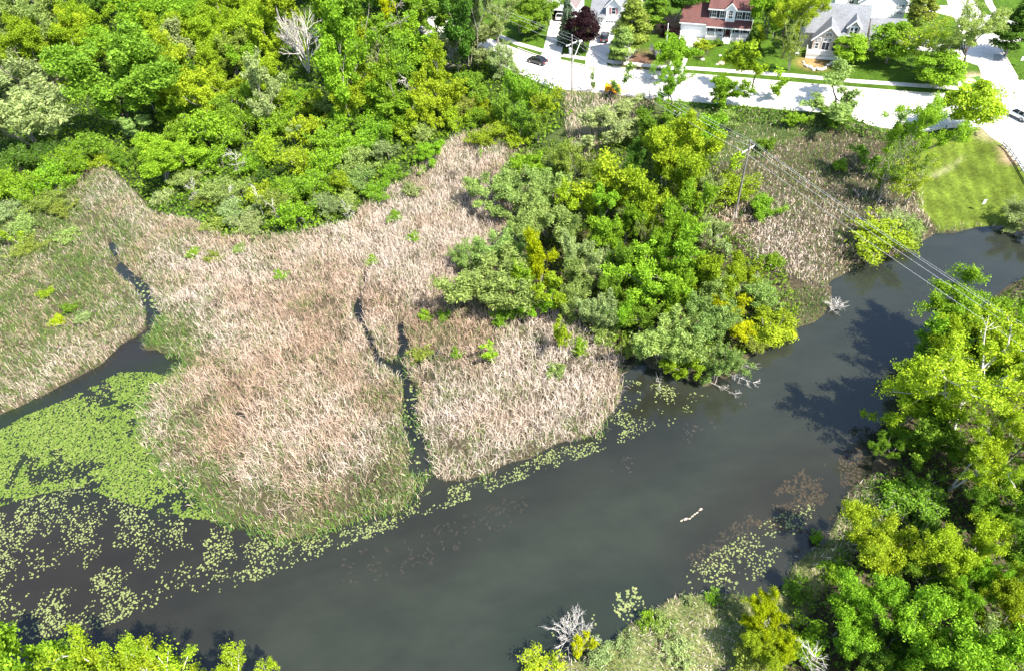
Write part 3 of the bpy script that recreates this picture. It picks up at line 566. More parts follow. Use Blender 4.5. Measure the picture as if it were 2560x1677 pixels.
def place(px, py, wpx, kind, col, Hm=0, label='', bark='grey', rz=None, lean=None, z0=None, group=None):
    if kind == 'R' and wpx/2/PPM(U(px, py, 5)) > 4.6: kind = 'RL'
    if kind == 'S' and wpx/2/PPM(U(px, py, 1)) > 2.3: kind = 'SL'
    if kind in ('R', 'RL', 'T', 'W', 'E') and not (px > 2000 and py > 350): wpx = wpx*1.17
    if kind == 'RL' and px > 1880 and py > 700: kind = 'N'
    elif kind == 'R' and px > 1880 and py > 1100: kind = 'N'
    ms = MODELS[kind]; i = COUNT.get(kind, 0); COUNT[kind] = i+1
    crown, wood, R0, H0, cb = ms[i % len(ms)]
    r = wpx/2/PPM(U(px, py, 4))
    h = Hm if Hm else H0*r/R0*{'R': 1.0, 'RL': .95}.get(kind, 1.0)
    if kind in ('S', 'SL', 'W', 'R', 'RL', 'N'): h = max(h, .6*H0*r/R0)
    fr = (cb/H0)*.5+.5 if crown else .5
    if kind in ('S', 'SL', 'Y'): fr = .5
    base = .25 if z0 is None else z0
    for _ in range(3):
        q = U(px, py, base+h*fr); base = float(zg(q[None, :2])[0]) if z0 is None else z0
        base = max(base, -.1)
    r = wpx/2/PPM(q)
    nm, word, cat = FORM[kind]
    o = thing(nm, (q[0], q[1], base), R.uniform(0, 6.28) if rz is None else rz)
    o.scale = (r/R0, r/R0, h/H0)
    if lean: o.rotation_euler = (lean[0], lean[1], o.rotation_euler[2])
    if kind in ('B', 'K', 'KT', 'G', 'G2'):
        t = obj('branches', wood, None, o); kk = R.uniform(.85, 1.1); t.color = (*[c*kk for c in WOODC[bark]], 1)
    else:
        t = obj('trunk', wood, None, o); t.color = (*WOODC[bark], 1)
        c = obj('crown', crown, None, o); k = R.uniform(.86, 1.14); cc = PAL[col][0]; c.color = (cc[0]*k*R.uniform(.92, 1.08), cc[1]*k, cc[2]*k, 1)
    o['category'] = cat
    if group: o['group'] = group
    if label: o['label'] = label
    else: PENDING.append((o, px, py, kind, col if kind not in ('B', 'K', 'KT', 'G', 'G2') else bark))
    TREES.append((px, py, wpx, col, kind))
    return o
def finish_labels():
    d = {}
    for o, px, py, kind, col in PENDING:
        b, r = autolabel(px, py, kind, col); d.setdefault(b, []).append((r, o))
    ORD = ['', 'second', 'third', 'fourth', 'fifth', 'sixth', 'seventh', 'eighth', 'ninth', 'tenth', 'eleventh', 'twelfth', 'thirteenth', 'fourteenth', 'fifteenth', 'sixteenth', 'seventeenth', 'eighteenth', 'nineteenth', 'twentieth']
    for b, l in d.items():
        l.sort(key=lambda a: a[0])
        for i, (r, o) in enumerate(l):
            o['label'] = b if len(l) == 1 else (b+', nearest to it' if i == 0 else f'{b}, {ORD[min(i, 19)]} nearest')
G1, G2, G3, G4, G5 = 'trees and shrubs of the upper left wood', 'trees of the clump by the river', 'trees of the right bank', 'trees and shrubs around the houses', 'tree tops at the bottom left'
# upper left wood
for a in [(308, 63, 185, 'RL', 'bg', 13, 'big bright green maple with a dense crown near the top edge'), (250, 200, 265, 'R', 'mg', 14, 'broad mid-green tree on a thick dark leaning trunk at the wood edge', 'dark'),
 (15, 175, 130, 'W', 'pg', 10), (45, 290, 165, 'W', 'pg', 9, 'pale grey-green willow spreading at the left edge'), (164, 62, 95, 'R', 'yg'), (200, 75, 85, 'R', 'lb'), (173, 120, 100, 'R', 'yg', 10), (85, 112, 105, 'R', 'yg'), (35, 100, 80, 'R', 'yg'), (12, 30, 85, 'R', 'yg'), (95, 30, 130, 'R', 'wg'), (205, 8, 90, 'R', 'dg'), (405, 155, 135, 'R', 'yg'), (425, 85, 105, 'R', 'yg'), (365, 2, 80, 'R', 'yg'), (115, 185, 70, 'W', 'pg', 5), (75, 170, 45, 'R', 'bg', 4),
 (465, 38, 80, 'R', 'bg'), (555, 35, 110, 'R', 'yg'), (450, 85, 75, 'R', 'lb'), (522, 88, 110, 'R', 'yg'), (640, 28, 90, 'R', 'lb'), (645, 75, 65, 'R', 'bg'), (665, 80, 55, 'T', 'lb'), (820, 15, 70, 'T', 'bg'), (853, 60, 95, 'T', 'mg'), (853, 130, 95, 'T', 'bg'), (853, 195, 90, 'T', 'bg'), (455, 125, 55, 'T', 'pg'), (497, 165, 70, 'R', 'yg'), (532, 150, 65, 'R', 'yg'), (574, 145, 75, 'R', 'ol'), (613, 145, 65, 'R', 'bg'), (650, 180, 65, 'R', 'yg'), (513, 227, 95, 'R', 'lb'), (650, 225, 70, 'T', 'pg'), (565, 220, 75, 'R', 'yg'), (600, 95, 80, 'R', 'yg'), (720, 30, 70, 'T', 'yg'), (590, 5, 80, 'R', 'ol'), (500, 5, 80, 'R', 'dg'), (430, 15, 70, 'R', 'dg'),
 (753, 240, 90, 'S', 'bg', 2.0), (835, 265, 80, 'S', 'wg'), (790, 250, 70, 'S', 'yg'), (700, 250, 75, 'S', 'yg'), (640, 270, 75, 'S', 'bg'), (590, 260, 75, 'R', 'mg'), (530, 275, 80, 'S', 'bg'), (470, 200, 70, 'R', 'dg'), (440, 215, 70, 'R', 'bg'), (445, 260, 90, 'S', 'bg'),
 (890, 35, 85, 'T', 'mg'), (872, 100, 60, 'T', 'yg'), (931, 135, 60, 'E', 'sg', 13), (970, 25, 34, 'T', 'ye', 12, 'narrow column of yellow leaves climbing by the tall bare trunk'), (991, 105, 65, 'T', 'bg', 12), (983, 160, 65, 'T', 'mg'), (1068, 110, 95, 'T', 'bg', 12), (1091, 28, 95, 'T', 'mg', 13), (1097, 165, 50, 'T', 'yg', 13, 'yellow-green spire tree with pale blossom on its top'), (1097, 235, 95, 'R', 'yg'), (1168, 115, 130, 'W', 'sg', 9, 'silvery green willow with grey crown beside the road'), (1178, 215, 85, 'R', 'mg', 6), (1200, 258, 48, 'S', 'ye', 3.5, 'small bright yellow shrub left of the sapling thicket'), (1264, 150, 65, 'W', 'pg', 7), (1130, 60, 80, 'T', 'dg'), (1180, 30, 80, 'T', 'sg'),
 (1285, 220, 60, 'D', 'bg', 10), (1320, 245, 60, 'D', 'bg', 9), (1355, 260, 55, 'D', 'yg', 8), (1300, 300, 65, 'D', 'mg', 8), (1345, 310, 60, 'D', 'mg', 7), (1262, 270, 60, 'D', 'mg', 8), (1235, 290, 60, 'S', 'yg'), (1390, 240, 36, 'V', 'yg', 6),
 (985, 215, 70, 'T', 'bg'), (940, 235, 70, 'R', 'bg'), (880, 250, 90, 'R', 'yg'), (930, 290, 90, 'S', 'bg'), (870, 300, 90, 'S', 'bg'), (1060, 280, 80, 'R', 'yg'), (1128, 300, 75, 'S', 'yg'), (1150, 270, 70, 'S', 'ol'), (1010, 320, 75, 'S', 'yg'), (1060, 330, 60, 'S', 'wg'),
 (507, 325, 125, 'S', 'bg'), (590, 320, 95, 'S', 'bg'), (664, 370, 90, 'S', 'yg'), (731, 335, 38, 'T', 'pg', 5), (748, 404, 85, 'S', 'yg'), (832, 405, 105, 'S', 'bg'), (775, 464, 90, 'S', 'bg'), (718, 481, 80, 'S', 'bg'), (691, 510, 80, 'S', 'ol'), (574, 535, 90, 'S', 'sg', 2.2), (620, 560, 80, 'S', 'sg', 2), (540, 560, 60, 'S', 'ol', 2), (748, 534, 95, 'S', 'bg'), (815, 514, 70, 'S', 'sg'), (870, 500, 70, 'S', 'wg'), (690, 310, 80, 'S', 'bg'), (780, 320, 90, 'S', 'yg'), (820, 350, 80, 'S', 'bg'), (540, 390, 80, 'S', 'bg'), (630, 410, 60, 'S', 'bg'), (600, 470, 60, 'S', 'wg'), (540, 480, 70, 'S', 'wg'), (500, 500, 60, 'S', 'ol', 2.4), (650, 480, 60, 'S', 'yg'),
 (385, 386, 150, 'R', 'bg', 9.5, 'leafy bright green tree at the marsh edge beside the leaning trunk'), (330, 330, 60, 'T', 'wg', 6), (455, 330, 70, 'S', 'bg'), (460, 390, 70, 'S', 'bg'), (470, 450, 60, 'S', 'wg'), (256, 400, 70, 'S', 'lb', 2.6), (173, 405, 80, 'S', 'bg'), (215, 370, 90, 'S', 'mg'), (130, 390, 70, 'S', 'dg'), (408, 492, 52, 'S', 'pg', 2.6, 'lone pale shrub at the marsh corner below the leafy tree'), (119, 450, 80, 'S', 'bg'), (67, 470, 75, 'S', 'bg'), (15, 455, 80, 'S', 'bg'), (40, 410, 80, 'S', 'dg'), (300, 400, 60, 'S', 'mg'), (115, 505, 75, 'S', 'ol', 1.6), (58, 560, 80, 'S', 'wg', 1.7), (10, 530, 70, 'S', 'pg', 1.6), (150, 530, 60, 'S', 'ol', 1.5), (70, 620, 60, 'S', 'ol', 1.4), (170, 590, 50, 'S', 'wg', 1.3),
 (1061, 390, 68, 'R', 'bg', 4.2, 'round dark-lit bright green bush alone on the dry reeds'), (1024, 474, 52, 'S', 'sg', 2.4), (970, 440, 65, 'S', 'bg', 3), (940, 480, 70, 'S', 'bg', 3), (880, 410, 90, 'S', 'wg'), (987, 540, 38, 'S', 'bg', 1.6), (1205, 347, 62, 'S', 'yg'), (967, 377, 65, 'S', 'sg'), (937, 335, 90, 'S', 'bg'), (893, 364, 90, 'S', 'bg'), (1262, 330, 65, 'S', 'yg'), (1298, 354, 50, 'S', 'yg'), (1190, 290, 60, 'S', 'bg'), (1198, 385, 16, 'V', 'bg', 2), (900, 450, 70, 'S', 'wg'), (860, 460, 70, 'S', 'yg')]:
    place(*a[:5], *(a[5:6] or (0,)), label=a[6] if len(a) > 6 else '', bark=a[7] if len(a) > 7 else 'grey', group=G1)
place(750, 105, 125, 'B', '', 14, 'leafless grey tree fanning out above the shrubs', 'white', group=G1)
place(1020, 80, 90, 'KT', '', 17, 'tall bare double trunk rising through the wood to the top edge', 'grey', group=G1)
place(1024, 225, 70, 'K', '', 9, 'pale dead tree with crooked limbs in front of the tall bare trunk', 'white', group=G1)
place(587, 407, 50, 'K', '', 6, 'white dead snag beside the little dark spruce', 'white', group=G1)
for px, py, h, in ((487, 480, 5), (574, 490, 4.5), (641, 500, 7), (690, 530, 5), (504, 400, 5), (410, 240, 6), (868, 530, 5)): place(px, py, 34, 'K', '', h, '', 'white', group=G1)
place(661, 441, 52, 'C', 'dg', 4.6, 'little dark spruce among bright shrubs at the marsh edge', 'brown', group=G1)
# fill of the wood behind and between (sampled, keeps the neighbours' colours)
for _ in range(520):
    px = R.uniform(-60, 1200); py = R.uniform(-90, 330)
    if py > 330-.0*px or (px > 1050 and py > 60) or (py > 250 and px < 700): continue
    if min(math.hypot(px-t[0], (py-t[1])*1.3)-.33*t[2] for t in TREES) < 22 or math.hypot(px-95, py-190) < 45 or (650 < px < 860 and -20 < py < 270): continue
    t = min(TREES, key=lambda t: math.hypot(px-t[0], py-t[1]))
    place(px, py, R.uniform(60, 95), random.choice('RRTT'), random.choice([t[3] or 'bg', 'bg', 'mg', 'yg', 'bg']) if t[3] in PAL else 'bg', R.uniform(7, 10), '', group=G1)
# clump by the river
for a in [(1234, 490, 140, 'W', 'wg', 6.5), (1368, 464, 120, 'W', 'wg', 8), (1368, 545, 130, 'W', 'wg', 8), (1337, 410, 85, 'R', 'bg', 7), (1434, 400, 75, 'W', 'ol', 7), (1528, 447, 115, 'T', 'yg', 11), (1451, 500, 85, 'R', 'yg', 8), (1585, 440, 45, 'T', 'dg', 9), (1511, 590, 90, 'R', 'bg', 8), (1357, 648, 78, 'R', 'ye', 9, 'bright yellow tree glowing in the middle of the clump'), (1444, 631, 75, 'W', 'pg', 7), (1234, 625, 120, 'W', 'wg', 7), (1300, 590, 90, 'W', 'wg', 7), (1177, 640, 70, 'W', 'wg', 5),
 (1211, 704, 195, 'W', 'wg', 8, 'big soft green willow spreading over the reeds at the clump edge', 'dark'), (1385, 740, 75, 'T', 'yg', 8), (1400, 830, 60, 'E', 'yg', 8, 'yellow-green tree hung with vines above the pale reeds'), (1340, 760, 70, 'R', 'bg', 6), (1290, 770, 60, 'S', 'mg', 3), (1446, 760, 75, 'W', 'wg', 7), (1493, 777, 85, 'W', 'pg', 7), (1505, 680, 80, 'W', 'pg', 7), (1442, 690, 70, 'R', 'wg', 7), (1560, 560, 70, 'R', 'bg', 8), (1627, 704, 150, 'R', 'bg', 9), (1560, 660, 80, 'R', 'mg', 9), (1554, 777, 75, 'R', 'bg', 6), (1600, 790, 80, 'R', 'mg', 6), (1656, 850, 140, 'W', 'wg', 8, 'soft green willow leaning over the water at the clump tip'), (1570, 868, 55, 'S', 'ol', 2.2), (1510, 835, 60, 'S', 'wg', 3), (1450, 870, 50, 'S', 'bg', 2), (1229, 885, 60, 'V', 'bg', 4.0), (1392, 925, 50, 'S', 'wg', 2), (1140, 885, 30, 'S', 'bg', 1.6), (1045, 885, 55, 'S', 'ol', 1.8), (1060, 790, 36, 'S', 'bg', 1.8), (1110, 790, 30, 'S', 'bg', 1.6), (1250, 800, 50, 'S', 'bg', 2.2),
 (1733, 632, 95, 'T', 'bg', 11), (1780, 690, 90, 'R', 'yg', 8), (1852, 704, 85, 'R', 'yg', 6), (1834, 800, 95, 'R', 'ye', 5.5), (1935, 808, 112, 'Y', 'lb', 4.6, 'dense round olive bush standing at the water edge'), (1905, 740, 80, 'SL', 'wg', 4), (1808, 745, 85, 'W', 'wg', 6), (1747, 813, 120, 'W', 'wg', 8), (1797, 910, 90, 'W', 'wg', 6), (1722, 905, 80, 'R', 'yg', 5), (1700, 760, 90, 'R', 'bg', 8), (1826, 621, 45, 'V', 'pg', 4), (1935, 654, 55, 'S', 'bg', 2), (1780, 590, 60, 'W', 'pg', 6), (1670, 600, 80, 'R', 'bg', 10), (1880, 680, 50, 'S', 'yg', 2.5), (1880, 860, 50, 'S', 'ol', 2),
 (1670, 374, 175, 'R', 'yg', 13, 'large yellow-green tree topping the clump below the road'), (1715, 445, 100, 'R', 'yg', 11), (1637, 514, 115, 'R', 'yg', 11), (1714, 531, 110, 'R', 'bg', 11), (1595, 404, 50, 'T', 'dg', 10), (1767, 324, 95, 'R', 'bg', 7), (1800, 300, 60, 'S', 'wg', 3), (1841, 474, 105, 'SL', 'yg', 3.6, 'yellow-green bush around the foot of the meadow power pole'), (1901, 524, 85, 'SL', 'bg', 3), (1918, 360, 42, 'S', 'mg', 2.4, 'small green bush behind the crossarm of the meadow pole'), (1828, 414, 60, 'V', 'yg', 7), (1761, 467, 60, 'W', 'pg', 6), (1555, 310, 125, 'W', 'pg', 7, 'pale willow beside the dry reeds under the road'), (1480, 350, 70, 'V', 'pg', 5), (1640, 330, 80, 'R', 'mg', 7), (1690, 290, 70, 'R', 'mg', 6), (1590, 500, 60, 'R', 'ol', 9), (1500, 520, 60, 'T', 'bg', 9), (1610, 590, 60, 'AN', 'ol', 9), (1420, 580, 60, 'W', 'wg', 7), (1300, 690, 60, 'T', 'bg', 7), (1540, 720, 60, 'R', 'mg', 7), (1660, 660, 70, 'R', 'bg', 9), (1600, 760, 50, 'S', 'sg', 3),
 (2202, 600, 135, 'SL', 'lb', 3.6, 'lime green bush overhanging the river below the meadow'), (2278, 570, 80, 'SL', 'wg', 3), (2240, 560, 70, 'S', 'pg', 2.6), (2100, 412, 36, 'S', 'bg', 1.7), (2000, 300, 60, 'S', 'bg', 1.8), (2094, 288, 70, 'S', 'mg', 2.6)]:
    place(*a[:5], *(a[5:6] or (0,)), label=a[6] if len(a) > 6 else '', bark=a[7] if len(a) > 7 else 'grey', group=G2)
place(2087, 764, 52, 'G', '', 1.5, 'white leafless shrub on the grassy river point', 'white', group=G2)
for px, py, h in ((1690, 300, 6), (1790, 590, 4), (1600, 520, 8), (1900, 700, 3)): place(px, py, 40, 'K', '', h, '', 'white', group=G2)
# right bank
for a in [(2465, 800, 250, 'R', 'bg', 11, 'bright green tree on the right bank beneath the wires'), (2610, 800, 160, 'R', 'bg', 10), (2375, 850, 150, 'R', 'bg', 9), (2275, 1005, 140, 'R', 'yg', 9), (2340, 960, 150, 'R', 'yg', 10), (2477, 976, 300, 'A', 'lb', 17, 'pale airy tree with white limbs on the right bank', 'white'), (2345, 1090, 150, 'R', 'mg', 7), (2560, 1080, 200, 'A', 'yg', 15), (2440, 1130, 160, 'A', 'yg', 12, '', 'white'), (2240, 1110, 90, 'R', 'mg', 5), (2245, 1405, 200, 'R', 'lb', 8), (2386, 1370, 165, 'R', 'lb', 9, 'lime green crown lit above the darker right bank trees'), (2105, 1545, 190, 'R', 'bg', 8, 'bright green tree standing above the small dead branch'), (1931, 1550, 110, 'R', 'ye', 6), (2390, 1575, 270, 'R', 'bg', 11), (2250, 1630, 130, 'R', 'dg', 6, 'dark green low crown at the bottom edge'), (2530, 1410, 150, 'R', 'mg', 8), (2495, 1660, 120, 'W', 'pg', 8), (1870, 1645, 130, 'SL', 'ol', 2.4), (2560, 1520, 150, 'R', 'yg', 9), (2150, 1690, 160, 'R', 'mg', 5), (2290, 1250, 120, 'SL', 'mg', 2.6), (2240, 1230, 70, 'S', 'bg', 1.8), (2160, 1290, 60, 'S', 'dg', 1.5), (2310, 1320, 90, 'S', 'dg', 2), (2090, 1430, 60, 'S', 'bg', 1.5), (1990, 1470, 60, 'S', 'mg', 1.4), (2330, 1470, 120, 'R', 'mg', 6), (2480, 1290, 130, 'R', 'mg', 6), (2560, 1250, 140, 'R', 'mg', 9), (1960, 1640, 110, 'R', 'yg', 5), (2010, 1610, 90, 'S', 'bg', 3), (2450, 1480, 120, 'R', 'bg', 8), (2120, 1600, 100, 'R', 'mg', 4), (2340, 1680, 160, 'R', 'bg', 8), (2570, 890, 150, 'R', 'bg', 10), (2440, 870, 140, 'R', 'yg', 11),
 (1650, 1560, 60, 'S', 'wg', 1.2), (1780, 1490, 36, 'S', 'bg', .9), (1730, 1500, 36, 'S', 'pg', .9), (1620, 1545, 46, 'S', 'bg', 1.1), (1453, 1622, 48, 'T', 'ye', 3.4, 'narrow yellow bush beside the bare grey shrub on the near bank'), (1350, 1662, 90, 'S', 'lb', 1.6), (1500, 1640, 60, 'S', 'pg', 1.2), (1560, 1610, 50, 'S', 'pg', 1.1), (2580, 545, 90, 'W', 'sg', 5, 'grey-green shade tree at the right edge of the lawn'), (1700, 1630, 70, 'S', 'pg', .9), (2040, 1345, 30, 'S', 'bg', 1)]:
    place(*a[:5], *(a[5:6] or (0,)), label=a[6] if len(a) > 6 else '', bark=a[7] if len(a) > 7 else 'grey', group=G3)
place(1428, 1580, 115, 'G2', '', 3.6, 'bare grey shrub leaning over the water on the near bank', 'white', group=G3)
place(2030, 1640, 80, 'K', '', 5.5, 'small dead white branch tree in front of the bright crowns', 'white', group=G3)
# bottom left crowns
for a in [(210, 1705, 260, 'A', 'yg', 17, 'pale-limbed leafy tree top at the bottom left, second from corner', 'white'), (400, 1700, 240, 'A', 'yg', 16, 'pale-limbed tree top right of the bottom left crown', 'white'), (40, 1680, 170, 'R', 'bg', 14, 'bright green crown in the bottom left corner'), (565, 1705, 150, 'A', 'yg', 14, 'rightmost pale-limbed tree top at the bottom left', 'white'), (300, 1790, 230, 'A', 'yg', 13, 'lowest pale-limbed tree top at the bottom left', 'white')]:
    place(*a[:5], *(a[5:6] or (0,)), label=a[6], bark=a[7] if len(a) > 7 else 'grey', group=G5, z0=.3)
# around the houses (all on the road level)
for a in [(1895, 155, 95, 'E', 'yg', 10, 'pale weeping tree leaning beside the road in front of the red-roofed house', 'dark'), (1960, 205, 58, 'V', 'bg', 6.5, 'small bright sapling on the near road edge'), (2101, 225, 145, 'E', 'wg', 7.5, 'twisted willow over the road in front of the beige house', 'dark'), (2290, 318, 165, 'A', 'bg', 17, 'tall sparse tree on leaning trunks at the meadow corner', 'grey'), (2232, 415, 120, 'AN', 'mg', 11, 'leafy tree on thin grey trunks left of the mown lawn', 'grey'), (2298, 438, 100, 'AN', 'yg', 9.5, 'thin-leaved tree leaning over the edge of the mown lawn', 'grey'), (2180, 400, 70, 'V', 'mg', 6, 'slender sapling beside the thin trunks on the meadow'), (2441, 258, 115, 'M', 'lb', 9.5, 'yellow-green street tree at the corner by the white car'), (2130, 119, 80, 'M', 'bg', 6, 'small round tree beside the deck of the beige house', 'grey'), (2235, 98, 105, 'M', 'bg', 8.5, 'round green tree in front of the grey garage', 'grey'), (2354, 170, 102, 'M', 'bg', 7, 'round green tree by the sidewalk corner'), (2343, 95, 115, 'AN', 'lb', 11, 'pale loose tree behind the corner tree'), (2459, 85, 145, 'A', 'wg', 14, 'half-leafed street tree on a dark leaning trunk at the corner', 'dark'), (2307, 15, 80, 'P', 'ol', 9, 'dark olive evergreen beside the far driveway'), (2548, 65, 95, 'P', 'dg', 11, 'dark evergreen at the right edge by the road'), (1985, 35, 150, 'A', 'yg', 15, 'large open tree between the red-roofed and beige houses', 'dark'), (1930, 15, 90, 'R', 'bg', 11, 'bright leafy tree at the right end of the red roof'), (1992, 95, 70, 'AN', 'ol', 11, 'thin greyish tree left of the gabled deck', 'grey'), (1883, 100, 52, 'C', 'dg', 5.5, 'dark spruce at the end of the red-roofed porch', 'brown'), (1754, 112, 42, 'S', 'lb', 2, 'lime shrub at the corner of the white garage'), (1796, 104, 26, 'Y', 'mg', 1.6, 'clipped round bush left of the porch steps'), (1752, 136, 46, 'G', '', 1.8, 'brown leafless bush beside the red house driveway', 'brown'), (1690, 135, 85, 'R', 'bg', 9, 'bright green tree rising over the driveway of the red-roofed house'), (1690, 205, 115, 'A', 'bg', 10, 'open leafy tree on the near road edge below the red house drive', 'dark'), (1812, 222, 78, 'R', 'bg', 6.5, 'bright rounded tree on the near road verge'), (1580, 60, 115, 'P', 'ol', 13, 'large light green pine between the shuttered and red-roofed houses'), (1560, 110, 80, 'P', 'wg', 8, 'lower soft pine beside the black car driveway'), (1645, 128, 38, 'S', 'gl', 2.6, 'greyish lilac flowering shrub under the pine'), (1672, 78, 40, 'S', 'pu', 2.4, 'dark red shrub left of the white garage'), (1460, 65, 82, 'M', 'pu', 10, 'dark purple maple between the two driveways', 'dark'), (1418, 45, 52, 'C', 'bs', 11, 'blue-green spruce in front of the open garage', 'brown'), (1538, 78, 17, 'S', 'mg', 1.5, 'small green bush by the entry steps'), (1532, 106, 13, 'S', 'dg', .9, 'tiny dark bush beside the black car'), (1300, 25, 120, 'R', 'mg', 9, 'mid-green tree left of the open garage house'), (1345, 35, 60, 'R', 'wg', 6, 'soft green tree touching the open garage house'), (1245, 50, 140, 'A', 'wg', 13, 'half-leafed pale tree standing between the wood and the sidewalk', 'grey'), (1485, 195, 24, 'V', 'wg', 5.5, 'thin sapling on the near road edge below the purple maple'), (1555, 190, 52, 'V', 'wg', 8, 'thin pale sapling beside the yellow machine'), (1625, 225, 60, 'K', '', 6, 'leaning bare tree on the verge right of the yellow machine', 'brown'), (1570, 140, 34, 'K', '', 6, 'bare young tree on the sidewalk lawn', 'white'), (1640, 20, 80, 'P', 'mg', 10, 'evergreen behind the pine near the top edge'), (1700, -30, 150, 'R', 'dg', 9, 'dark tree behind the red-roofed garage'), (2060, -10, 120, 'R', 'yg', 10, 'leafy tree behind the grey roof near the top edge'), (2290, 60, 24, 'V', 'ol', 4, 'small thin tree beside the far driveway')]:
    pl = a[4] if a[4] in PAL else ''
    place(*a[:6], a[6], bark=a[7] if len(a) > 7 else 'grey', group=G4, z0=None if a[1] > 300 else ZR)
for i, (px, py, hh) in enumerate(((2142, 50, 2.6), (2148, 60, 3.6), (2157, 62, 4.2), (2163, 58, 4.4), (2168, 66, 3.4), (2141, 76, 2.2))):
    place(px, py, 12, 'C', 'dg', hh, '', 'brown', group='narrow cypresses beside the beige house', z0=ZR)['label'] = ['far', 'second', 'third', 'tallest', 'rightmost', 'front'][i]+' narrow dark cypress between the beige house and grey garage'
place(33, 590, 44, 'V', 'yg', 4.5, 'slender yellow sapling on a white trunk at the left edge', 'white')
for px, py, c in ((110, 735, 'yg'), (143, 800, 'ye'), (210, 795, 'pg'), (170, 770, 'mg'), (530, 645, 'ol'), (700, 690, 'bg'), (480, 635, 'bg'), (930, 650, 'bg'), (1035, 595, 'bg'), (600, 620, 'wg')): place(px, py, 32 if c != 'ol' else 44, 'S', c, 1.5, '', group='small shrubs scattered on the marsh')
finish_labels()
# ------------------------------------------------------------------ lily pads
def pad_mesh(seed):
    r = np.random.default_rng(seed); n = 8; a = np.linspace(.25, 2*math.pi-.25, n); q = 1+r.normal(0, .06, n)
    V = [(0, 0, .012)]+[(math.cos(t)*k*.5, math.sin(t)*k*.5, .012+.02*r.random()) for t, k in zip(a, q)]+[(0, 0, -.01)]+[(math.cos(t)*k*.47, math.sin(t)*k*.47, -.01) for t, k in zip(a, q)]
    Fs = [(0, i, i+1) for i in range(1, n)]+[(i, n+1+i, n+2+i, i+1) for i in range(1, n)]
    me = bpy.data.meshes.new('lily_pad'); me.from_pydata(V, [], Fs); me.materials.append(mat('lily_pad', objcol=True, rough=.45, spec=.35, noise=.15, nscale=4)); return me, np.array(V), Fs
PADM = [pad_mesh(s) for s in (1, 2, 3)]
PZ = [([(0, 1075), (60, 1040), (160, 1000), (240, 960), (300, 930), (380, 930), (450, 950), (400, 990), (365, 1020), (355, 1080), (400, 1165), (480, 1235), (600, 1310), (430, 1290), (300, 1250), (200, 1215), (100, 1235), (0, 1265), (-200, 1300), (-200, 1140)], 9, .38, .19),
 ([(-200, 1270), (0, 1265), (200, 1215), (300, 1250), (430, 1290), (600, 1320), (720, 1350), (850, 1320), (850, 1370), (700, 1430), (560, 1480), (400, 1510), (250, 1570), (-200, 1640)], 20.0, .50, .165),
 ([(850, 1320), (1000, 1290), (1075, 1225), (1250, 1190), (1380, 1120), (1480, 1105), (1560, 1010), (1565, 950), (1660, 960), (1770, 990), (1710, 1050), (1600, 1090), (1450, 1145), (1300, 1200), (1100, 1275), (950, 1335), (850, 1370)], 24.0, .46, .15),
 ([(1715, 1420), (1800, 1370), (1900, 1310), (1990, 1265), (2040, 1255), (2030, 1300), (1960, 1370), (1910, 1440), (1830, 1475), (1720, 1470)], 18, .48, .155),
 ([(1515, 1490), (1590, 1465), (1615, 1515), (1600, 1545), (1560, 1560), (1535, 1525)], 18, .3, .22), ([(1280, 1650), (1340, 1590), (1400, 1560), (1500, 1530), (1520, 1580), (1420, 1630), (1330, 1665)], 5, .5, .26),
 ([(330, 690), (360, 710), (390, 760), (380, 780), (350, 740)], 4, .3, .3), ([(940, 1000), (1040, 960), (1050, 1060), (1055, 1180), (1010, 1180), (1000, 1080)], 3, .4, .25)]
pads = []
for px, dens, thr, sz in PZ:
    poly = W(px); a = np.array([p[:2] for p in poly]); n = int(np.prod(a.max(0)-a.min(0))*dens); P = R.uniform(a.min(0), a.max(0), (n, 2)); P = P[inpoly(P, poly)]
    P = P[sd_water(P) < -.25]; k = vnoise(P, 2.6, 50)*.5+vnoise(P, 1.0, 51)*.35+vnoise(P, .45, 52)*.15
    P = P[R.random(len(P)) < np.clip((k-thr+.12)*3.2, 0, 1)]; dens_ = dens == 9
    for q in P: pads.append((q[0], q[1], sz*R.uniform(.45, 1.5), dens_))
pads.sort(key=lambda p: -p[2]*PPM((p[0], p[1], 0)))
def padcol(dense):
    c = np.array([.20, .245, .075]) if not dense else np.array([.15, .21, .03]); t = R.random()
    return .85*(c*(1-.35*t)+np.array([.42, .40, .17])*.3*t)*R.uniform(.8, 1.15)
far = []; near = 0
for x, y, s, dn in pads:
    d_ = CM.T @ np.array([x, y, -CAMH]); qx, qy = PCX-FPX*d_[0]/d_[2], PCY+FPX*d_[1]/d_[2]; vis = 5 < qx < 2555 and 5 < qy < 1672 and not (qx < 640 and qy > 1500)
    if near < 300 and not dn and vis:
        o = obj('lily_pad', PADM[near % 3][0]); o.location = (x, y, .004); o.scale = (s, s, 1); o.rotation_euler = (R.normal(0, .05), R.normal(0, .05), R.uniform(0, 6.28)); o.color = (*padcol(dn), 1)
        tag(o, 'pale yellow-green lily pad floating among the others on the near water', 'lily pad', 'lily pads floating on the near water'); near += 1
    else: far.append((x, y, s, dn))
V = []; Fs = []; Cs = []
for i, (x, y, s, dn) in enumerate(far):
    me, pv, pf = PADM[i % 3]; a = R.uniform(0, 6.28); ca, sa = math.cos(a), math.sin(a); o = len(V); c = padcol(dn); up = (.03 if dn else .006)*R.random()
    for p in pv: V.append((x+(p[0]*ca-p[1]*sa)*s, y+(p[0]*sa+p[1]*ca)*s, p[2]+up)); Cs.append(c)
    Fs += [tuple(o+k for k in f) for f in pf]
me = bpy.data.meshes.new('lily_pads'); me.from_pydata(V, [], Fs); at = me.attributes.new('col', 'FLOAT_COLOR', 'POINT'); at.data.foreach_set('color', np.c_[np.array(Cs), np.ones(len(Cs))].astype(np.float32).ravel())
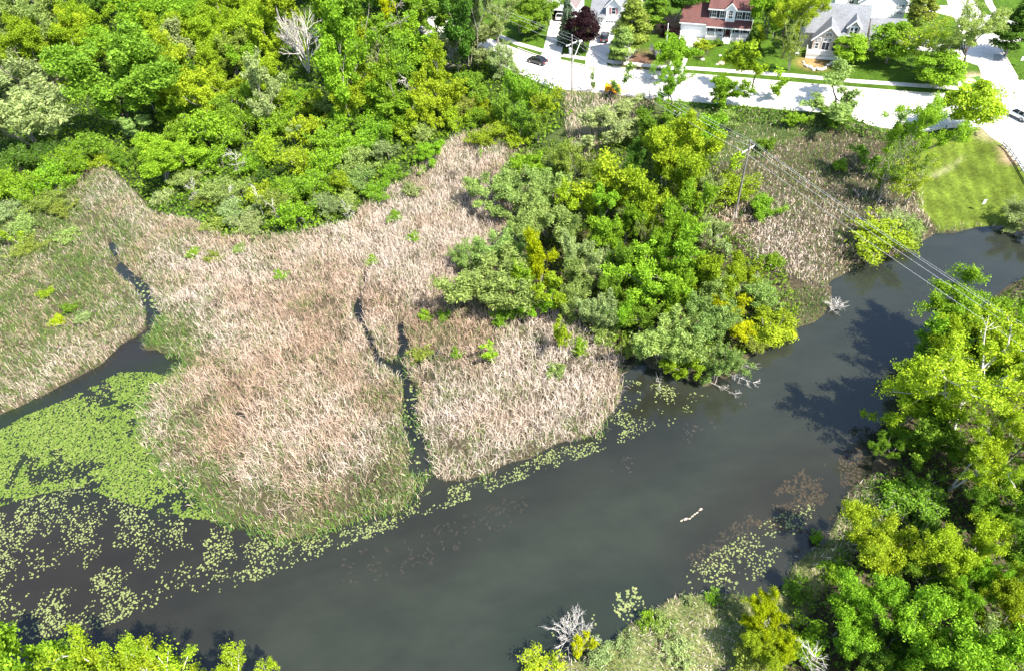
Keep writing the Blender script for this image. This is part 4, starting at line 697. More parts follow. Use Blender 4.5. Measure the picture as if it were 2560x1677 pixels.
tag(obj('lily_pads', me, mat('lily_pad_mass', attr='col', rough=.45, spec=.35)), 'mass of yellow-green lily pads covering the shallow water', 'lily pads', kind='stuff')
print('pads', near, len(far))
# algae and weed shreds floating between the pads
def weeds(px, dens, cols, label, thr, size, zr=(.003, .02)):
    poly = W(px); a = np.array([p[:2] for p in poly]); n = int(np.prod(a.max(0)-a.min(0))*dens); P = R.uniform(a.min(0), a.max(0), (n, 2)); P = P[inpoly(P, poly)]; P = P[sd_water(P) < 0]
    k = vnoise(P, 3, 60)*.55+vnoise(P, .9, 61)*.45; P = P[k > thr]; n = len(P)
    V, Fq, v = leaves(np.c_[P, R.uniform(*zr, n)], size, up=6.0, asp=1.6); V[:, 2] = np.clip(V[:, 2], .002, .05); j = R.random(n)[:, None]; c = np.array(cols[0])*(1-j)+np.array(cols[1])*j
    tag(obj('water_weed', mesh_np('water_weed', V, [Fq], {'col': np.repeat(c, 4, 0)}), mat('weed', attr='col', rough=.8, spec=.15)), label, 'water weed', kind='stuff')
weeds(PZ[0][0], 42, ((.07, .12, .016), (.14, .195, .03)), 'green weed mat filling the left backwater', .35, .20)
weeds([(1860, 1310), (1960, 1200), (2060, 1140), (2170, 1110), (2150, 1210), (2110, 1245), (2090, 1300), (2060, 1345), (1990, 1380), (1980, 1330)], 18, ((.03, .025, .019), (.06, .048, .03)), 'brown dying weed on the water along the right bank', .42, .24)
weeds([(1500, 1180), (1620, 1100), (1760, 1010), (1880, 960), (1890, 1000), (1780, 1080), (1640, 1150), (1520, 1210)], 5, ((.035, .032, .028), (.065, .055, .048)), 'thin dark weed drifting off the fallen branches', .56, .2)
weeds([(1700, 1400), (1800, 1330), (1900, 1260), (1960, 1210), (1990, 1250), (1900, 1330), (1760, 1440)], 12, ((.03, .025, .02), (.06, .052, .034)), 'brownish weed under the pads by the right bank', .45, .2)
weeds([(850, 1390), (1050, 1330), (1300, 1230), (1330, 1260), (1250, 1330), (1050, 1420), (850, 1480)], 3, ((.022, .021, .018), (.035, .032, .026)), 'dark submerged weed trailing in midstream', .5, .3)
# ------------------------------------------------------------------ ducks in a line
gm = mat('duck_plumage', (.34, .27, .22), .8, noise=.3, nscale=9); gb = mat('duck_dark', (.02, .018, .017), .6); gy = mat('duckling_down', (.40, .34, .26), .9, noise=.2, nscale=12)
line = [(1752, 1273, 1, 'duck', 'adult duck leading the line of birds on the river'), (1743, 1281, 0, 'duckling', 'duckling right behind the leading duck'), (1737, 1285, 0, 'duckling', 'second duckling behind the leading duck'), (1731, 1290, 0, 'duckling', 'duckling in the middle of the swimming line'), (1724, 1296, 0, 'duckling', 'duckling just ahead of the rear duck'), (1715, 1297, 1, 'duck', 'adult duck near the end of the swimming line'), (1704, 1301, 0, 'duckling', 'last bird trailing the swimming line')]
hd = U(1752, 1273)-U(1704, 1301); ha = math.atan2(hd[1], hd[0])
for px, py, big, nm, lb in line:
    q = U(px, py); s = .72 if big else .46
    o = thing(nm, (q[0], q[1], 0), ha+R.normal(0, .12), lb, nm); o.scale = (s, s, s); o['group'] = 'ducks swimming in a line'
    b = MB().ell((0, 0, .06), (.34, .17, .15), 10, 7); b.ell((-.32, 0, .10), (.14, .07, .05), 8, 5); b.build('body', gm if big else gy, o, True)
    k = MB().bar((.27, 0, .12), (.36, 0, .34), .045, .035, 7).bar((.36, 0, .34), (.40, 0, .42), .035, .035, 7).ell((.42, 0, .44), (.075, .045, .045), 8, 6); k.bar((.47, 0, .44), (.55, 0, .42), .022, .012, 5); k.build('neck_and_head', gb if big else gy, o, True)
    for sgn in (-1, 1): MB().ell((-.04, sgn*.12, .13), (.27, .055, .085), 8, 6).build('wing', gm if big else gy, o, True)
# ------------------------------------------------------------------ roads, drives, sidewalks
CONC = mat('concrete', (.56, .53, .49), .85, .2, noise=.10, nscale=1.2, noise2=.10, n2scale=.12, bump=.1)
CONC2 = mat('sidewalk_concrete', (.55, .50, .46), .85, .2, noise=.10, nscale=1.5)
ASPH = mat('grey_paving', (.30, .295, .29), .9, .2, noise=.14, nscale=1.0, noise2=.12, n2scale=.15)
def slab(name, pts, z0, z1, m, parent=None):
    mb = MB(); w_ = W(pts, z1); a = sum(w_[i][0]*w_[(i+1) % len(w_)][1]-w_[(i+1) % len(w_)][0]*w_[i][1] for i in range(len(w_)))
    if a < 0: w_ = w_[::-1]
    mb.prism([(p[0], p[1], z0) for p in w_], (0, 0, z1-z0)); return mb.build(name, m, parent)
road = tag(slab('road', [(1040, 14), (1100, 41), (1200, 88), (1294, 123), (1331, 137), (1401, 152), (1463, 166), (1517, 168), (1600, 177), (1740, 188), (1920, 203), (1996, 210), (2173, 224), (2307, 235), (2394, 238), (2425, 233), (2447, 215), (2456, 193), (2446, 165), (2412, 108), (2386, 45), (2371, 14), (2340, -90), (2408, -90), (2436, 0), (2452, 31), (2496, 108), (2508, 134), (2543, 197), (2590, 235), (2760, 310), (2820, 430), (2640, 480), (2560, 426), (2542, 408), (2506, 361), (2477, 343), (2451, 318), (2361, 321), (2292, 332), (2195, 318), (2152, 307), (2119, 289), (2061, 282), (1989, 278), (1881, 267), (1740, 256), (1640, 248), (1540, 238), (1480, 231), (1380, 222), (1290, 182), (1190, 135), (1080, 70)], 1.2, ZR+.02, CONC), kind='structure')
slab('paved_lane', [(2485, 135), (2503, 138), (2538, 200), (2580, 243), (2740, 325), (2700, 390), (2600, 352), (2540, 315), (2500, 262), (2476, 200)], ZR, ZR+.024, ASPH, road)
slab('paved_lane', [(2330, 240), (2420, 238), (2440, 262), (2425, 300), (2330, 300), (2315, 270)], ZR, ZR+.0245, mat('worn_paving', (.44, .42, .40), .9, .2, noise=.15, nscale=1.2), road)
TAR = mat('tar_seam', (.22, .19, .17), .9)
for a, b in (((1460, 205), (1600, 217)), ((1600, 217), (1760, 228)), ((1900, 231), (2090, 246)), ((2160, 243), (2172, 282)), ((1500, 196), (1494, 230))):
    p, q = U(*a, ZR), U(*b, ZR); MB().beam((p[0], p[1], ZR+.0215), (q[0], q[1], ZR+.0215), .10, .008).build('tar_seam', TAR, road)
for pts, lb in (([(1376, 52), (1440, 57), (1425, 85), (1408, 115), (1400, 154), (1350, 143), (1358, 128)], 'a'), ([(1480, 72), (1540, 76), (1530, 105), (1519, 150), (1515, 171), (1463, 169), (1465, 140), (1472, 120), (1476, 95)], 'b'), ([(1699, 92), (1766, 97), (1742, 120), (1722, 142), (1712, 165), (1706, 188), (1664, 184), (1672, 165), (1690, 120)], 'c'), ([(2262, 122), (2330, 130), (2395, 148), (2450, 166), (2446, 160), (2412, 110), (2330, 112), (2275, 104)], 'd'), ([(2450, 36), (2550, 45), (2640, 60), (2600, 100), (2494, 108)], 'e'), ([(2215, 12), (2280, 10), (2338, 15), (2371, 14), (2386, 45), (2335, 30), (2280, 33), (2215, 30)], 'f')):
    tag(slab('driveway', pts, 1.2, ZR+.03, CONC), kind='structure')
tag(slab('driveway', [(1040, 60), (1130, 95), (1180, 125), (1170, 140), (1110, 110), (1040, 75)], 1.2, ZR+.028, mat('gravel', (.38, .35, .33), .95, .1, noise=.2, nscale=3)), kind='structure')
def strip(name, pl, wd, z0, z1, m, parent=None, kind='structure'):
    q = [U(a, b, ZR)[:2] for a, b in pl]; L_ = []; Rr = []
    for i, p in enumerate(q):
        d = (q[min(i+1, len(q)-1)]-q[max(i-1, 0)]); d /= np.linalg.norm(d); nn = np.array([-d[1], d[0]])*wd/2; L_.append(p+nn); Rr.append(p-nn)
    mb = MB(); mb.prism([(p[0], p[1], z0) for p in Rr+L_[::-1]], (0, 0, z1-z0)); o = mb.build(name, m, parent)
    return tag(o, kind=kind) if kind and parent is None else o
for pl in ([(1230, 83), (1270, 100), (1297, 111), (1357, 128)], [(1406, 139), (1465, 148)], [(1519, 154), (1600, 163), (1666, 169)], [(1713, 171), (1747, 173), (1985, 190), (2137, 204), (2390, 221), (2408, 226)], [(2408, 230), (2404, 205)], [(2463, -20), (2474, 12), (2490, 36)], [(2548, 203), (2600, 228), (2700, 270)]): strip('sidewalk', pl, 1.45, 1.2, ZR+.05, CONC2)
for pl in ([(1294, 121), (1331, 135), (1352, 141)], [(1401, 151), (1461, 164)], [(1517, 167), (1600, 176), (1664, 182)], [(1708, 185), (1740, 187), (1920, 202), (1996, 209), (2173, 223), (2307, 234), (2390, 237)], [(2544, 196), (2512, 140), (2498, 112)]): strip('kerb', pl, .18, 1.2, ZR+.13, CONC2)
tag(slab('grass_verge', [(2400, 200), (2450, 190), (2452, 208), (2430, 225), (2412, 222)], 1.3, ZR+.06, mat('verge_turf', (.07, .15, .025), .95, .1, noise=.3, nscale=2)), kind='structure')

# ------------------------------------------------------------------ houses
WHITE = mat('white_siding', (.80, .80, .79), .6, .3, noise=.04, nscale=2); TRIM = mat('white_trim', (.82, .82, .81), .5, .3); BEIGE = mat('beige_siding', (.52, .43, .36), .75, .2, noise=.06, nscale=2); GREYW = mat('grey_siding', (.50, .52, .54), .7, .2)
REDR = mat('red_shingle', (.125, .058, .052), .9, .15, noise=.22, nscale=3.5, noise2=.12, n2scale=.4, bump=.3); GREYR = mat('grey_shingle', (.19, .195, .205), .9, .15, noise=.2, nscale=3.5, noise2=.1, n2scale=.4, bump=.3); BRNR = mat('brown_shingle', (.18, .145, .14), .9, .15, noise=.2, nscale=3.5, bump=.3)
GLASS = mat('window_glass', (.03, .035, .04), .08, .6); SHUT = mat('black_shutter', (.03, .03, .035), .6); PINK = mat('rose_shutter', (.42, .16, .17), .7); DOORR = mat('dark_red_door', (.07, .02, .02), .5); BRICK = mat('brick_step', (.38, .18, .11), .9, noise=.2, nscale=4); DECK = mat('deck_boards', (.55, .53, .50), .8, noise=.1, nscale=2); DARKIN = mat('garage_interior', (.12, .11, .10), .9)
def wallg(mb, x0, x1, y0, y1, z0, ze, zr, axis):
    if axis == 'x': ym = (y0+y1)/2; return mb.prism([(x0, y0, z0), (x0, y1, z0), (x0, y1, ze), (x0, ym, zr), (x0, y0, ze)][::-1], (x1-x0, 0, 0))
    xm = (x0+x1)/2; return mb.prism([(x0, y0, z0), (x1, y0, z0), (x1, y0, ze), (xm, y0, zr), (x0, y0, ze)][::-1], (0, y1-y0, 0))
def roofg(mb, x0, x1, y0, y1, ze, zr, axis, ov=.35, t=.16, lift=.02, back=True):
    if axis == 'x':
        ym = (y0+y1)/2; k = (zr-ze)/(ym-y0)
        for s, ya in ((1, y0), (-1, y1)):
            e = (ya-s*ov, ze-k*ov+lift); mb.prism([(x0-ov, e[0], e[1]), (x0-ov, ym, zr+lift), (x0-ov, ym, zr+lift+t), (x0-ov, e[0], e[1]+t)], (x1-x0+2*ov, 0, 0))
    else:
        xm = (x0+x1)/2; k = (zr-ze)/(xm-x0)
        for s, xa in ((1, x0), (-1, x1)):
            e = (xa-s*ov, ze-k*ov+lift); mb.prism([(e[0], y0-ov, e[1]), (xm, y0-ov, zr+lift), (xm, y0-ov, zr+lift+t), (e[0], y0-ov, e[1]+t)], (0, y1-y0+(2*ov if back else ov), 0))
    return mb
def fascia(mb, x0, x1, y0, ze, zr, ov=.35, t=.2):
    """raking white boards on a front gable"""
    xm = (x0+x1)/2; k = (zr-ze)/(xm-x0)
    for xa in (x0-ov, x1+ov): mb.beam((xa, y0-ov-.03, ze-k*ov+.02), (xm, y0-ov-.03, zr+.02), .05, t)
    return mb
def window(par, x, z, wd, ht, y, cols=1, rows=2, fm=None):
    f = MB(); b = .09
    f.box(x-wd/2-b, x+wd/2+b, y-.06, y+.04, z-b, z).box(x-wd/2-b, x+wd/2+b, y-.06, y+.04, z+ht, z+ht+b).box(x-wd/2-b, x-wd/2, y-.06, y+.04, z, z+ht).box(x+wd/2, x+wd/2+b, y-.06, y+.04, z, z+ht)
    for i in range(1, rows): f.box(x-wd/2, x+wd/2, y-.045, y+.03, z+ht*i/rows-.03, z+ht*i/rows+.03)
    for i in range(1, cols): f.box(x-wd/2+wd*i/cols-.025, x-wd/2+wd*i/cols+.025, y-.044, y+.03, z, z+ht)
    o = f.build('window', fm or TRIM, par); MB().box(x-wd/2, x+wd/2, y-.02, y+.02, z, z+ht).build('pane', GLASS, o); return o
def shutters(par, x, z, wd, ht, y, m):
    for s in (-1, 1): MB().box(x+s*(wd/2+.28)-.17, x+s*(wd/2+.28)+.17, y-.05, y+.02, z-.05, z+ht+.05).build('shutter', m, par)
def gdoor(par, x0, x1, h, y, m=None, wins=0):
    mb = MB()
    for i in range(4): mb.box(x0, x1, y-.03, y+.05, h*i/4+.012, h*(i+1)/4-.012)
    o = mb.build('garage_door', m or TRIM, par)
    for i in range(wins): w_ = (x1-x0)/wins; MB().box(x0+w_*(i+.18), x0+w_*(i+.82), y-.045, y+.0, h*.80, h*.92).build('pane', GLASS, o)
    return o
def rail(par, pts, z, h, m, bal=.16, name='railing'):
    mb = MB()
    for a, b in zip(pts[:-1], pts[1:]):
        A = Vector((*a, z)); B = Vector((*b, z)); up = Vector((0, 0, 1)); mb.beam(A+up*h, B+up*h, .09, .07); mb.beam(A+up*.12, B+up*.12, .07, .06)
        n_ = max(2, int((B-A).length/bal))
        for i in range(n_+1): p = A+(B-A)*(i/n_); mb.box(p.x-.02, p.x+.02, p.y-.02, p.y+.02, z+.12, z+h-.03)
    return mb.build(name, m, par)
def house(nm, px, py, rz, label): q = U(px, py, ZR); return thing(nm, (q[0], q[1], ZR), rad(rz), label, 'house')
# red-roofed house
hC = house('house', 1699, 91, -23.3, 'white two-storey house with a red roof, black shutters and front porch')
mb = MB(); wallg(mb, 0, 5.6, 0, 9, 0, 3.2, 5.5, 'x'); mb.build('garage_wall', WHITE, hC)
roofg(MB(), 0, 5.35, 0, 9, 3.2, 5.5, 'x', .3).build('garage_roof', REDR, hC)
MB().box(-.35, 5.6, -.36, -.30, 2.86, 3.06).build('gutter', TRIM, hC)
gdoor(hC, .55, 4.75, 2.35, -.02)
mb = MB(); wallg(mb, 5.62, 14.4, 1, 10, 0, 6.1, 9.3, 'x'); mb.build('wall', WHITE, hC)
roofg(MB(), 5.62, 14.4, 1, 10, 6.1, 9.3, 'x', .35).build('roof', REDR, hC)
MB().box(5.25, 14.75, .58, .65, 5.68, 5.9).build('gutter', TRIM, hC)
mb = MB(); mb.prism([(5.4, -.85, 2.72), (5.4, 1.0, 3.72), (5.4, 1.0, 3.86), (5.4, -.85, 2.86)], (9.2, 0, 0)); mb.build('porch_roof', REDR, hC)
MB().box(5.4, 14.6, -.92, -.86, 2.62, 2.86).build('porch_fascia', TRIM, hC)
MB().box(5.5, 14.5, -.75, .99, 0, .7).build('porch_floor', DECK, hC)
for i, x in enumerate((5.62, 7.4, 9.05, 10.75, 12.5, 14.38)): MB().box(x-.07, x+.07, -.68, -.54, .7, 2.66).build('porch_post', TRIM, hC)
rail(hC, [(5.62, -.61), (9.05, -.61)], .7, .85, TRIM); rail(hC, [(10.75, -.61), (14.38, -.61)], .7, .85, TRIM)
for i in range(4): MB().box(9.1, 10.7, -.78-.3*(i+1), -.76-.3*i, 0, .7-.17*(i+1)+.02).build('step', TRIM, hC)
for x, wn in ((6.55, 1), (8.2, 1), (11.75, 1), (13.4, 1)):
    window(hC, x, 1.25, .85, 1.25, .98); shutters(hC, x, 1.25, .85, 1.25, .98, SHUT); window(hC, x, 4.15, .85, 1.35, .98, 2, 2); shutters(hC, x, 4.15, .85, 1.35, .98, SHUT)
MB().box(9.45, 10.35, .92, 1.02, .72, 2.75).build('door', DOORR, hC)
for x in (9.2, 10.6): MB().box(x-.1, x+.1, .93, 1.02, .8, 2.6).build('sidelight', GLASS, hC)
MB().box(9.1, 10.7, .1, .95, .7, .74).build('doormat', BRICK, hC)
mb = MB(); wallg(mb, 9.0, 10.9, .45, 3, 3.6, 6.3, 7.35, 'y'); bay = mb.build('bay_wall', WHITE, hC)
roofg(MB(), 9.0, 10.9, .45, 4.2, 6.3, 7.35, 'y', .25, .14, back=False).build('bay_roof', REDR, hC); fascia(MB(), 9.0, 10.9, .45, 6.3, 7.35, .25, .2).build('bay_fascia', TRIM, hC)
window(hC, 9.95, 4.35, .75, 1.5, .43, 2, 3)
# shuttered house
hB = house('house', 1481, 73, -21, 'white house with grey roof, rose shutters and two garage doors')
mb = MB(); wallg(mb, -.4, 9.6, 1.2, 10, 0, 2.9, 7.0, 'x'); mb.box(-.4, 6.2, 0, 1.3, 0, 2.6); mb.build('wall', WHITE, hB)
mb = MB(); roofg(mb, -.4, 9.6, 1.0, 10, 2.9, 7.0, 'x', .5); mb.prism([(-.7, -.4, 2.58), (-.7, 1.2, 3.1), (-.7, 1.2, 3.26), (-.7, -.4, 2.74)], (3.5, 0, 0)); mb.build('roof', GREYR, hB)
gdoor(hB, -.05, 2.35, 2.15, -.02, wins=4); gdoor(hB, 2.95, 5.35, 2.15, -.02, wins=4)
mb = MB(); wallg(mb, 2.9, 6.3, .4, 6, 2.6, 5.0, 6.7, 'y'); mb.build('front_gable_wall', WHITE, hB)
roofg(MB(), 2.9, 6.3, .4, 6, 5.0, 6.7, 'y', .3, back=False).build('gable_roof', GREYR, hB); fascia(MB(), 2.9, 6.3, .4, 5.0, 6.7, .3).build('gable_fascia', TRIM, hB)
mb = MB(); wallg(mb, 6.3, 9.4, 1.1, 6, 2.6, 4.8, 6.3, 'y'); mb.build('front_gable_wall', WHITE, hB)
roofg(MB(), 6.3, 9.4, 1.1, 6, 4.8, 6.3, 'y', .3, back=False).build('gable_roof', GREYR, hB); fascia(MB(), 6.3, 9.4, 1.1, 4.8, 6.3, .3).build('gable_fascia', TRIM, hB)
window(hB, 4.6, 3.4, .85, 1.3, .38); shutters(hB, 4.6, 3.4, .85, 1.3, .38, PINK); window(hB, 7.9, 3.7, .8, 1.2, 1.08); shutters(hB, 7.9, 3.7, .8, 1.2, 1.08, PINK)
mb = MB(); mb.prism([(6.1, -.9, 2.55), (6.1, 1.1, 3.45), (6.1, 1.1, 3.6), (6.1, -.9, 2.7)], (3.5, 0, 0)); mb.build('porch_roof', GREYR, hB)
MB().box(6.2, 9.4, -.75, 1.19, 0, .55).build('porch_floor', DECK, hB)
for x in (7.7, 9.3): MB().box(x-.07, x+.07, -.7, -.56, .55, 2.55).build('porch_post', TRIM, hB)
MB().box(8.1, 9.0, 1.12, 1.22, .56, 2.6).build('door', DOORR, hB)
for i in range(3): MB().box(7.9, 9.2, -.77-.3*(i+1), -.76-.3*i, 0, .55-.16*(i+1)).build('step', DECK, hB)
w_ = MB(); [w_.bar((7.0+.28*math.cos(t), 1.15, 1.9+.28*math.sin(t)), (7.0+.28*math.cos(t+.7), 1.15, 1.9+.28*math.sin(t+.7)), .06) for t in np.arange(0, 6.3, .7)]; w_.build('wreath', SHUT, hB)
rail(hB, [(7.7, -.63), (6.3, -.63)], .55, .8, TRIM)
# open garage house
hA = house('house', 1373, 52, -21.4, 'white gabled house with an open garage at the top edge')
mb = MB(); mb.box(0, .6, 0, .18, 0, 3.3).box(5.5, 6.1, 0, .18, 0, 3.3).box(.6, 5.5, 0, .18, 2.35, 3.3); mb.prism([(0, 0, 3.302), (6.1, 0, 3.302), (3.05, 0, 6.8)][::-1], (0, .18, 0)); mb.box(0, .18, .18, 9, 0, 3.3).box(5.92, 6.1, .18, 9, 0, 3.3).box(0, 6.1, 9, 9.18, 0, 3.3); mb.prism([(0, 9, 3.302), (6.1, 9, 3.302), (3.05, 9, 6.8)][::-1], (0, .18, 0)); mb.build('garage_wall', WHITE, hA)
MB().box(.18, 5.92, .2, 9, .0, .05).build('garage_floor', DARKIN, hA); MB().box(.2, 5.9, .2, 8.98, 3.1, 3.15).build('garage_ceiling', DARKIN, hA)
MB().box(.185, .2, .2, 8.9, .06, 3.1).box(5.9, 5.915, .2, 8.9, .06, 3.1).box(.2, 5.9, 8.9, 8.95, .06, 3.1).build('garage_lining', DARKIN, hA)
roofg(MB(), 0, 6.1, 0, 9.2, 3.3, 6.8, 'y', .35).build('roof', BRNR, hA); fascia(MB(), 0, 6.1, 0, 3.3, 6.8).build('gable_fascia', TRIM, hA)
mb = MB(); wallg(mb, -5, -.02, 3.4, 11, 0, 3.0, 5.5, 'x'); mb.build('wing_wall', WHITE, hA); roofg(MB(), -5, -.4, 3.4, 11, 3.0, 5.5, 'x', .4).build('wing_roof', BRNR, hA); window(hA, -1.2, 1.0, .9, 1.2, 3.38)
# gabled beige house with deck
hD = house('house', 2012, 146, -22.5, 'beige house with grey roof, arched gable window and white deck')
mb = MB(); wallg(mb, .95, 6.15, 2.2, 9, 0, 3.25, 5.7, 'y'); mb.build('gable_wall', BEIGE, hD)
roofg(MB(), .95, 6.15, 2.2, 9, 3.25, 5.7, 'y', .45, back=False).build('gable_roof', GREYR, hD); fascia(MB(), .95, 6.15, 2.2, 3.25, 5.7, .45, .28).build('gable_fascia', TRIM, hD)
mb = MB(); wallg(mb, -1.5, 10.2, 4.6, 13, 0, 3.6, 7.4, 'x'); mb.build('wall', BEIGE, hD); roofg(MB(), -1.5, 10.2, 4.6, 13, 3.6, 7.4, 'x', .45).build('roof', GREYR, hD)
MB().box(5.9, 10.7, 4.02, 4.1, 3.1, 3.35).build('gutter', TRIM, hD)
mb = MB(); wallg(mb, 6.9, 9.1, 4.4, 8, 2.6, 5.1, 6.3, 'y'); mb.build('dormer_wall', BEIGE, hD); roofg(MB(), 6.9, 9.1, 4.4, 8, 5.1, 6.3, 'y', .35, back=False).build('dormer_roof', GREYR, hD); fascia(MB(), 6.9, 9.1, 4.4, 5.1, 6.3, .35, .26).build('dormer_fascia', TRIM, hD)
MB().box(7.2, 8.8, 4.30, 4.39, 3.3, 5.1).build('dormer_panel', TRIM, hD)
for x in (7.6, 8.4): window(hD, x, 3.4, .5, 1.5, 4.28)
# arched window
mb = MB(); n_ = 12; ar = [(3.55+.78*math.cos(math.pi*i/n_), 2.12, 3.75+.78*math.sin(math.pi*i/n_)) for i in range(n_+1)]; mb.prism(ar[::-1], (0, .1, 0)); aw = mb.build('arched_window', TRIM, hD)
mb = MB(); ar = [(3.55+.64*math.cos(math.pi*i/n_), 2.09, 3.83+.60*math.sin(math.pi*i/n_)) for i in range(n_+1)]; mb.prism(ar[::-1], (0, .05, 0)); mb.build('pane', GLASS, aw)
for i in (1, 2, 3): t = math.pi*i/4; MB().beam((3.55, 2.08, 3.84), (3.55+.62*math.cos(t), 2.08, 3.84+.58*math.sin(t)), .03, .03).build('glazing_bar', TRIM, aw)
for x in (2.0, 3.1, 4.0, 5.1): window(hD, x, 2.75, .62, .5, 2.18, 1, 2)
window(hD, 1.75, 1.15, .6, 1.1, 2.18); MB().box(4.75, 5.45, 2.12, 2.22, .95, 2.5).build('door', GLASS, hD); window(hD, 3.4, 1.0, 1.3, 1.5, 2.18, 2, 1)
MB().box(0, 6.6, 0, 2.18, .55, .9).build('deck_floor', DECK, hD); MB().box(.05, 6.55, .03, .09, 0, .55).build('deck_skirt', TRIM, hD)
for x in (.06, 1.7, 3.3, 4.9, 6.5): MB().box(x-.06, x+.06, .0, .12, .9, 1.85).build('deck_post', TRIM, hD)
rail(hD, [(.06, 2.1), (.06, .06), (6.5, .06), (6.5, 2.1)], .9, .9, TRIM, .2, 'deck_railing')
MB().box(7.0, 9.9, 4.5, 4.62, .9, 2.4).build('porch_shade_panel', DARKIN, hD)  # dark slab on the solid wall, shade of a porch put into its colour
hG = house('garage', 2168, 127, -17, 'grey-roofed detached garage with a tan front behind the round tree'); hG['category'] = 'garage'
mb = MB(); wallg(mb, 0, 6, 0, 7, 0, 2.35, 4.9, 'x'); mb.build('wall', GREYW, hG); MB().box(.03, 5.97, -.03, .0, .02, 2.2).build('front_panel', BEIGE, hG); roofg(MB(), 0, 6, 0, 7, 2.35, 4.9, 'x', .35).build('roof', GREYR, hG); MB().box(-.1, .06, -.1, .06, 0, 2.2).build('corner_board', TRIM, hG); gdoor(hG, 2.2, 5.2, 2.0, -.06)
hE = house('house', 2136, 52, -17, 'white house with a brown-grey roof behind the beige house')
mb = MB(); wallg(mb, 0, 9.5, 0, 12, 0, 4.2, 7.6, 'y'); mb.build('wall', WHITE, hE); roofg(MB(), 0, 9.5, 0, 12, 4.2, 7.6, 'y', .4).build('roof', BRNR, hE); fascia(MB(), 0, 9.5, 0, 4.2, 7.6, .4, .25).build('gable_fascia', TRIM, hE)
for z in (1.6, 3.0): 
    for x in (8.0, 8.7): window(hE, x, z, .5, .5, -.02, 2, 2)
mb = MB(); wallg(mb, -4.5, -.02, 2.5, 9, 0, 4.6, 6.4, 'x'); mb.build('wing_wall', WHITE, hE); roofg(MB(), -4.5, -.5, 2.5, 9, 4.6, 6.4, 'x', .35).build('wing_roof', BRNR, hE); window(hE, -1.2, 2.6, .9, 1.1, 2.48, 2, 2)

# ------------------------------------------------------------------ cars
TYRE = mat('tyre', (.015, .015, .015), .8); RIM = mat('rim', (.45, .45, .46), .35, metal=.8); CGL = mat('car_glass', (.012, .014, .016), .06, .6); RLT = mat('tail_light', (.45, .02, .02), .3); HLT = mat('head_light', (.8, .8, .8), .2)
def car(px, py, head, paint, label, suv=True, z=ZR+.03):
    q = U(px, py, z); o = thing('car', (q[0], q[1], z), head, label, 'car')
    L_, Wd = 4.5, 1.82; h1 = .95; h2 = 1.62 if suv else 1.42
    def bev(ob, w_=.07):
        b = ob.modifiers.new('bevel', 'BEVEL'); b.width = w_; b.segments = 3; b.limit_method = 'ANGLE'; b.angle_limit = rad(25)
        ob.data.polygons.foreach_set('use_smooth', [True]*len(ob.data.polygons)); return ob
    prof = [(-2.22, .32), (-2.25, .62), (-2.18, h1-.03), (-1.2, h1+.02), (.75, h1), (1.75, h1-.1), (2.15, .72), (2.24, .5), (2.2, .3)]
    mb = MB(); mb.prism([(x, -Wd/2, zz) for x, zz in prof], (0, Wd, 0)); bev(mb.build('body', paint, o), .09)
    bt = [(-2.1 if suv else -1.75, h1-.02), (1.05, h1-.02)]; tp = [(-1.75 if suv else -1.0, h2-.08), (.25, h2-.08)]; hb, ht = Wd/2-.06, Wd/2-.24
    mb = MB(); mb.add([(bt[0][0], -hb, bt[0][1]), (bt[1][0], -hb, bt[1][1]), (bt[1][0], hb, bt[1][1]), (bt[0][0], hb, bt[0][1]), (tp[0][0], -ht, tp[0][1]), (tp[1][0], -ht, tp[1][1]), (tp[1][0], ht, tp[1][1]), (tp[0][0], ht, tp[0][1])], [(0, 3, 2, 1), (4, 5, 6, 7), (0, 1, 5, 4), (1, 2, 6, 5), (2, 3, 7, 6), (3, 0, 4, 7)]); bev(mb.build('windows', CGL, o), .04)
    mb = MB(); mb.box(tp[0][0]-.06, tp[1][0]+.08, -ht-.02, ht+.02, h2-.09, h2-.01)
    for s in (-1, 1):
        for a, b in ((bt[0], tp[0]), (bt[1], tp[1]), ((-.45, h1), (-.5, h2-.08)), ((-1.35, h1), (-1.3, h2-.08))): mb.beam((a[0], s*(hb+.005), a[1]), (b[0], s*(ht+.012), b[1]), .05, .09)
    bev(mb.build('roof', paint, o), .03)
    for x in (-1.38, 1.4):
        for s in (-1, 1):
            wv = MB().bar((x, s*(Wd/2-.2), .34), (x, s*(Wd/2+.015), .34), .34, n=16).build('wheel', TYRE, o); MB().bar((x, s*(Wd/2-.02), .34), (x, s*(Wd/2+.03), .34), .21, n=12).build('rim', RIM, wv)
    for s in (-1, 1):
        MB().box(-2.25, -2.12, s*.62-.16, s*.62+.16, .68, .88).build('tail_light', RLT, o); MB().box(2.06, 2.21, s*.62-.17, s*.62+.17, .60, .74).build('head_light', HLT, o); MB().box(.72, .9, s*(Wd/2+.09)-.1, s*(Wd/2+.09)+.06, h1+.0, h1+.14).build('mirror', paint, o)
    MB().box(-2.27, -2.2, -.26, .26, .5, .62).build('number_plate', TRIM, o)
    return o
BLK = mat('black_paint', (.012, .012, .014), .25, .5, coat=.6); WHT = mat('white_paint', (.78, .78, .77), .25, .5, coat=.6); DRK = mat('dark_grey_paint', (.05, .052, .056), .25, .5, coat=.6)
dB = math.atan2(*(U(1509, 75, ZR)-U(1497, 140, ZR))[[1, 0]])
car(1511, 99, dB, DRK, 'dark grey car parked nose-in on the driveway of the shuttered house')
rdw = math.atan2(*(U(1294, 140, ZR)-U(1380, 165, ZR))[[1, 0]])
car(1344, 158, rdw, BLK, 'black car on the road half hidden by tree tops', False)
car(1404, 45, rad(68), WHT, 'white car inside the open garage', True, ZR+.08)
rd2 = math.atan2(*(U(2620, 330, ZR)-U(2510, 275, ZR))[[1, 0]])
car(2542, 292, rd2+math.pi, WHT, 'white car on the street at the right edge')
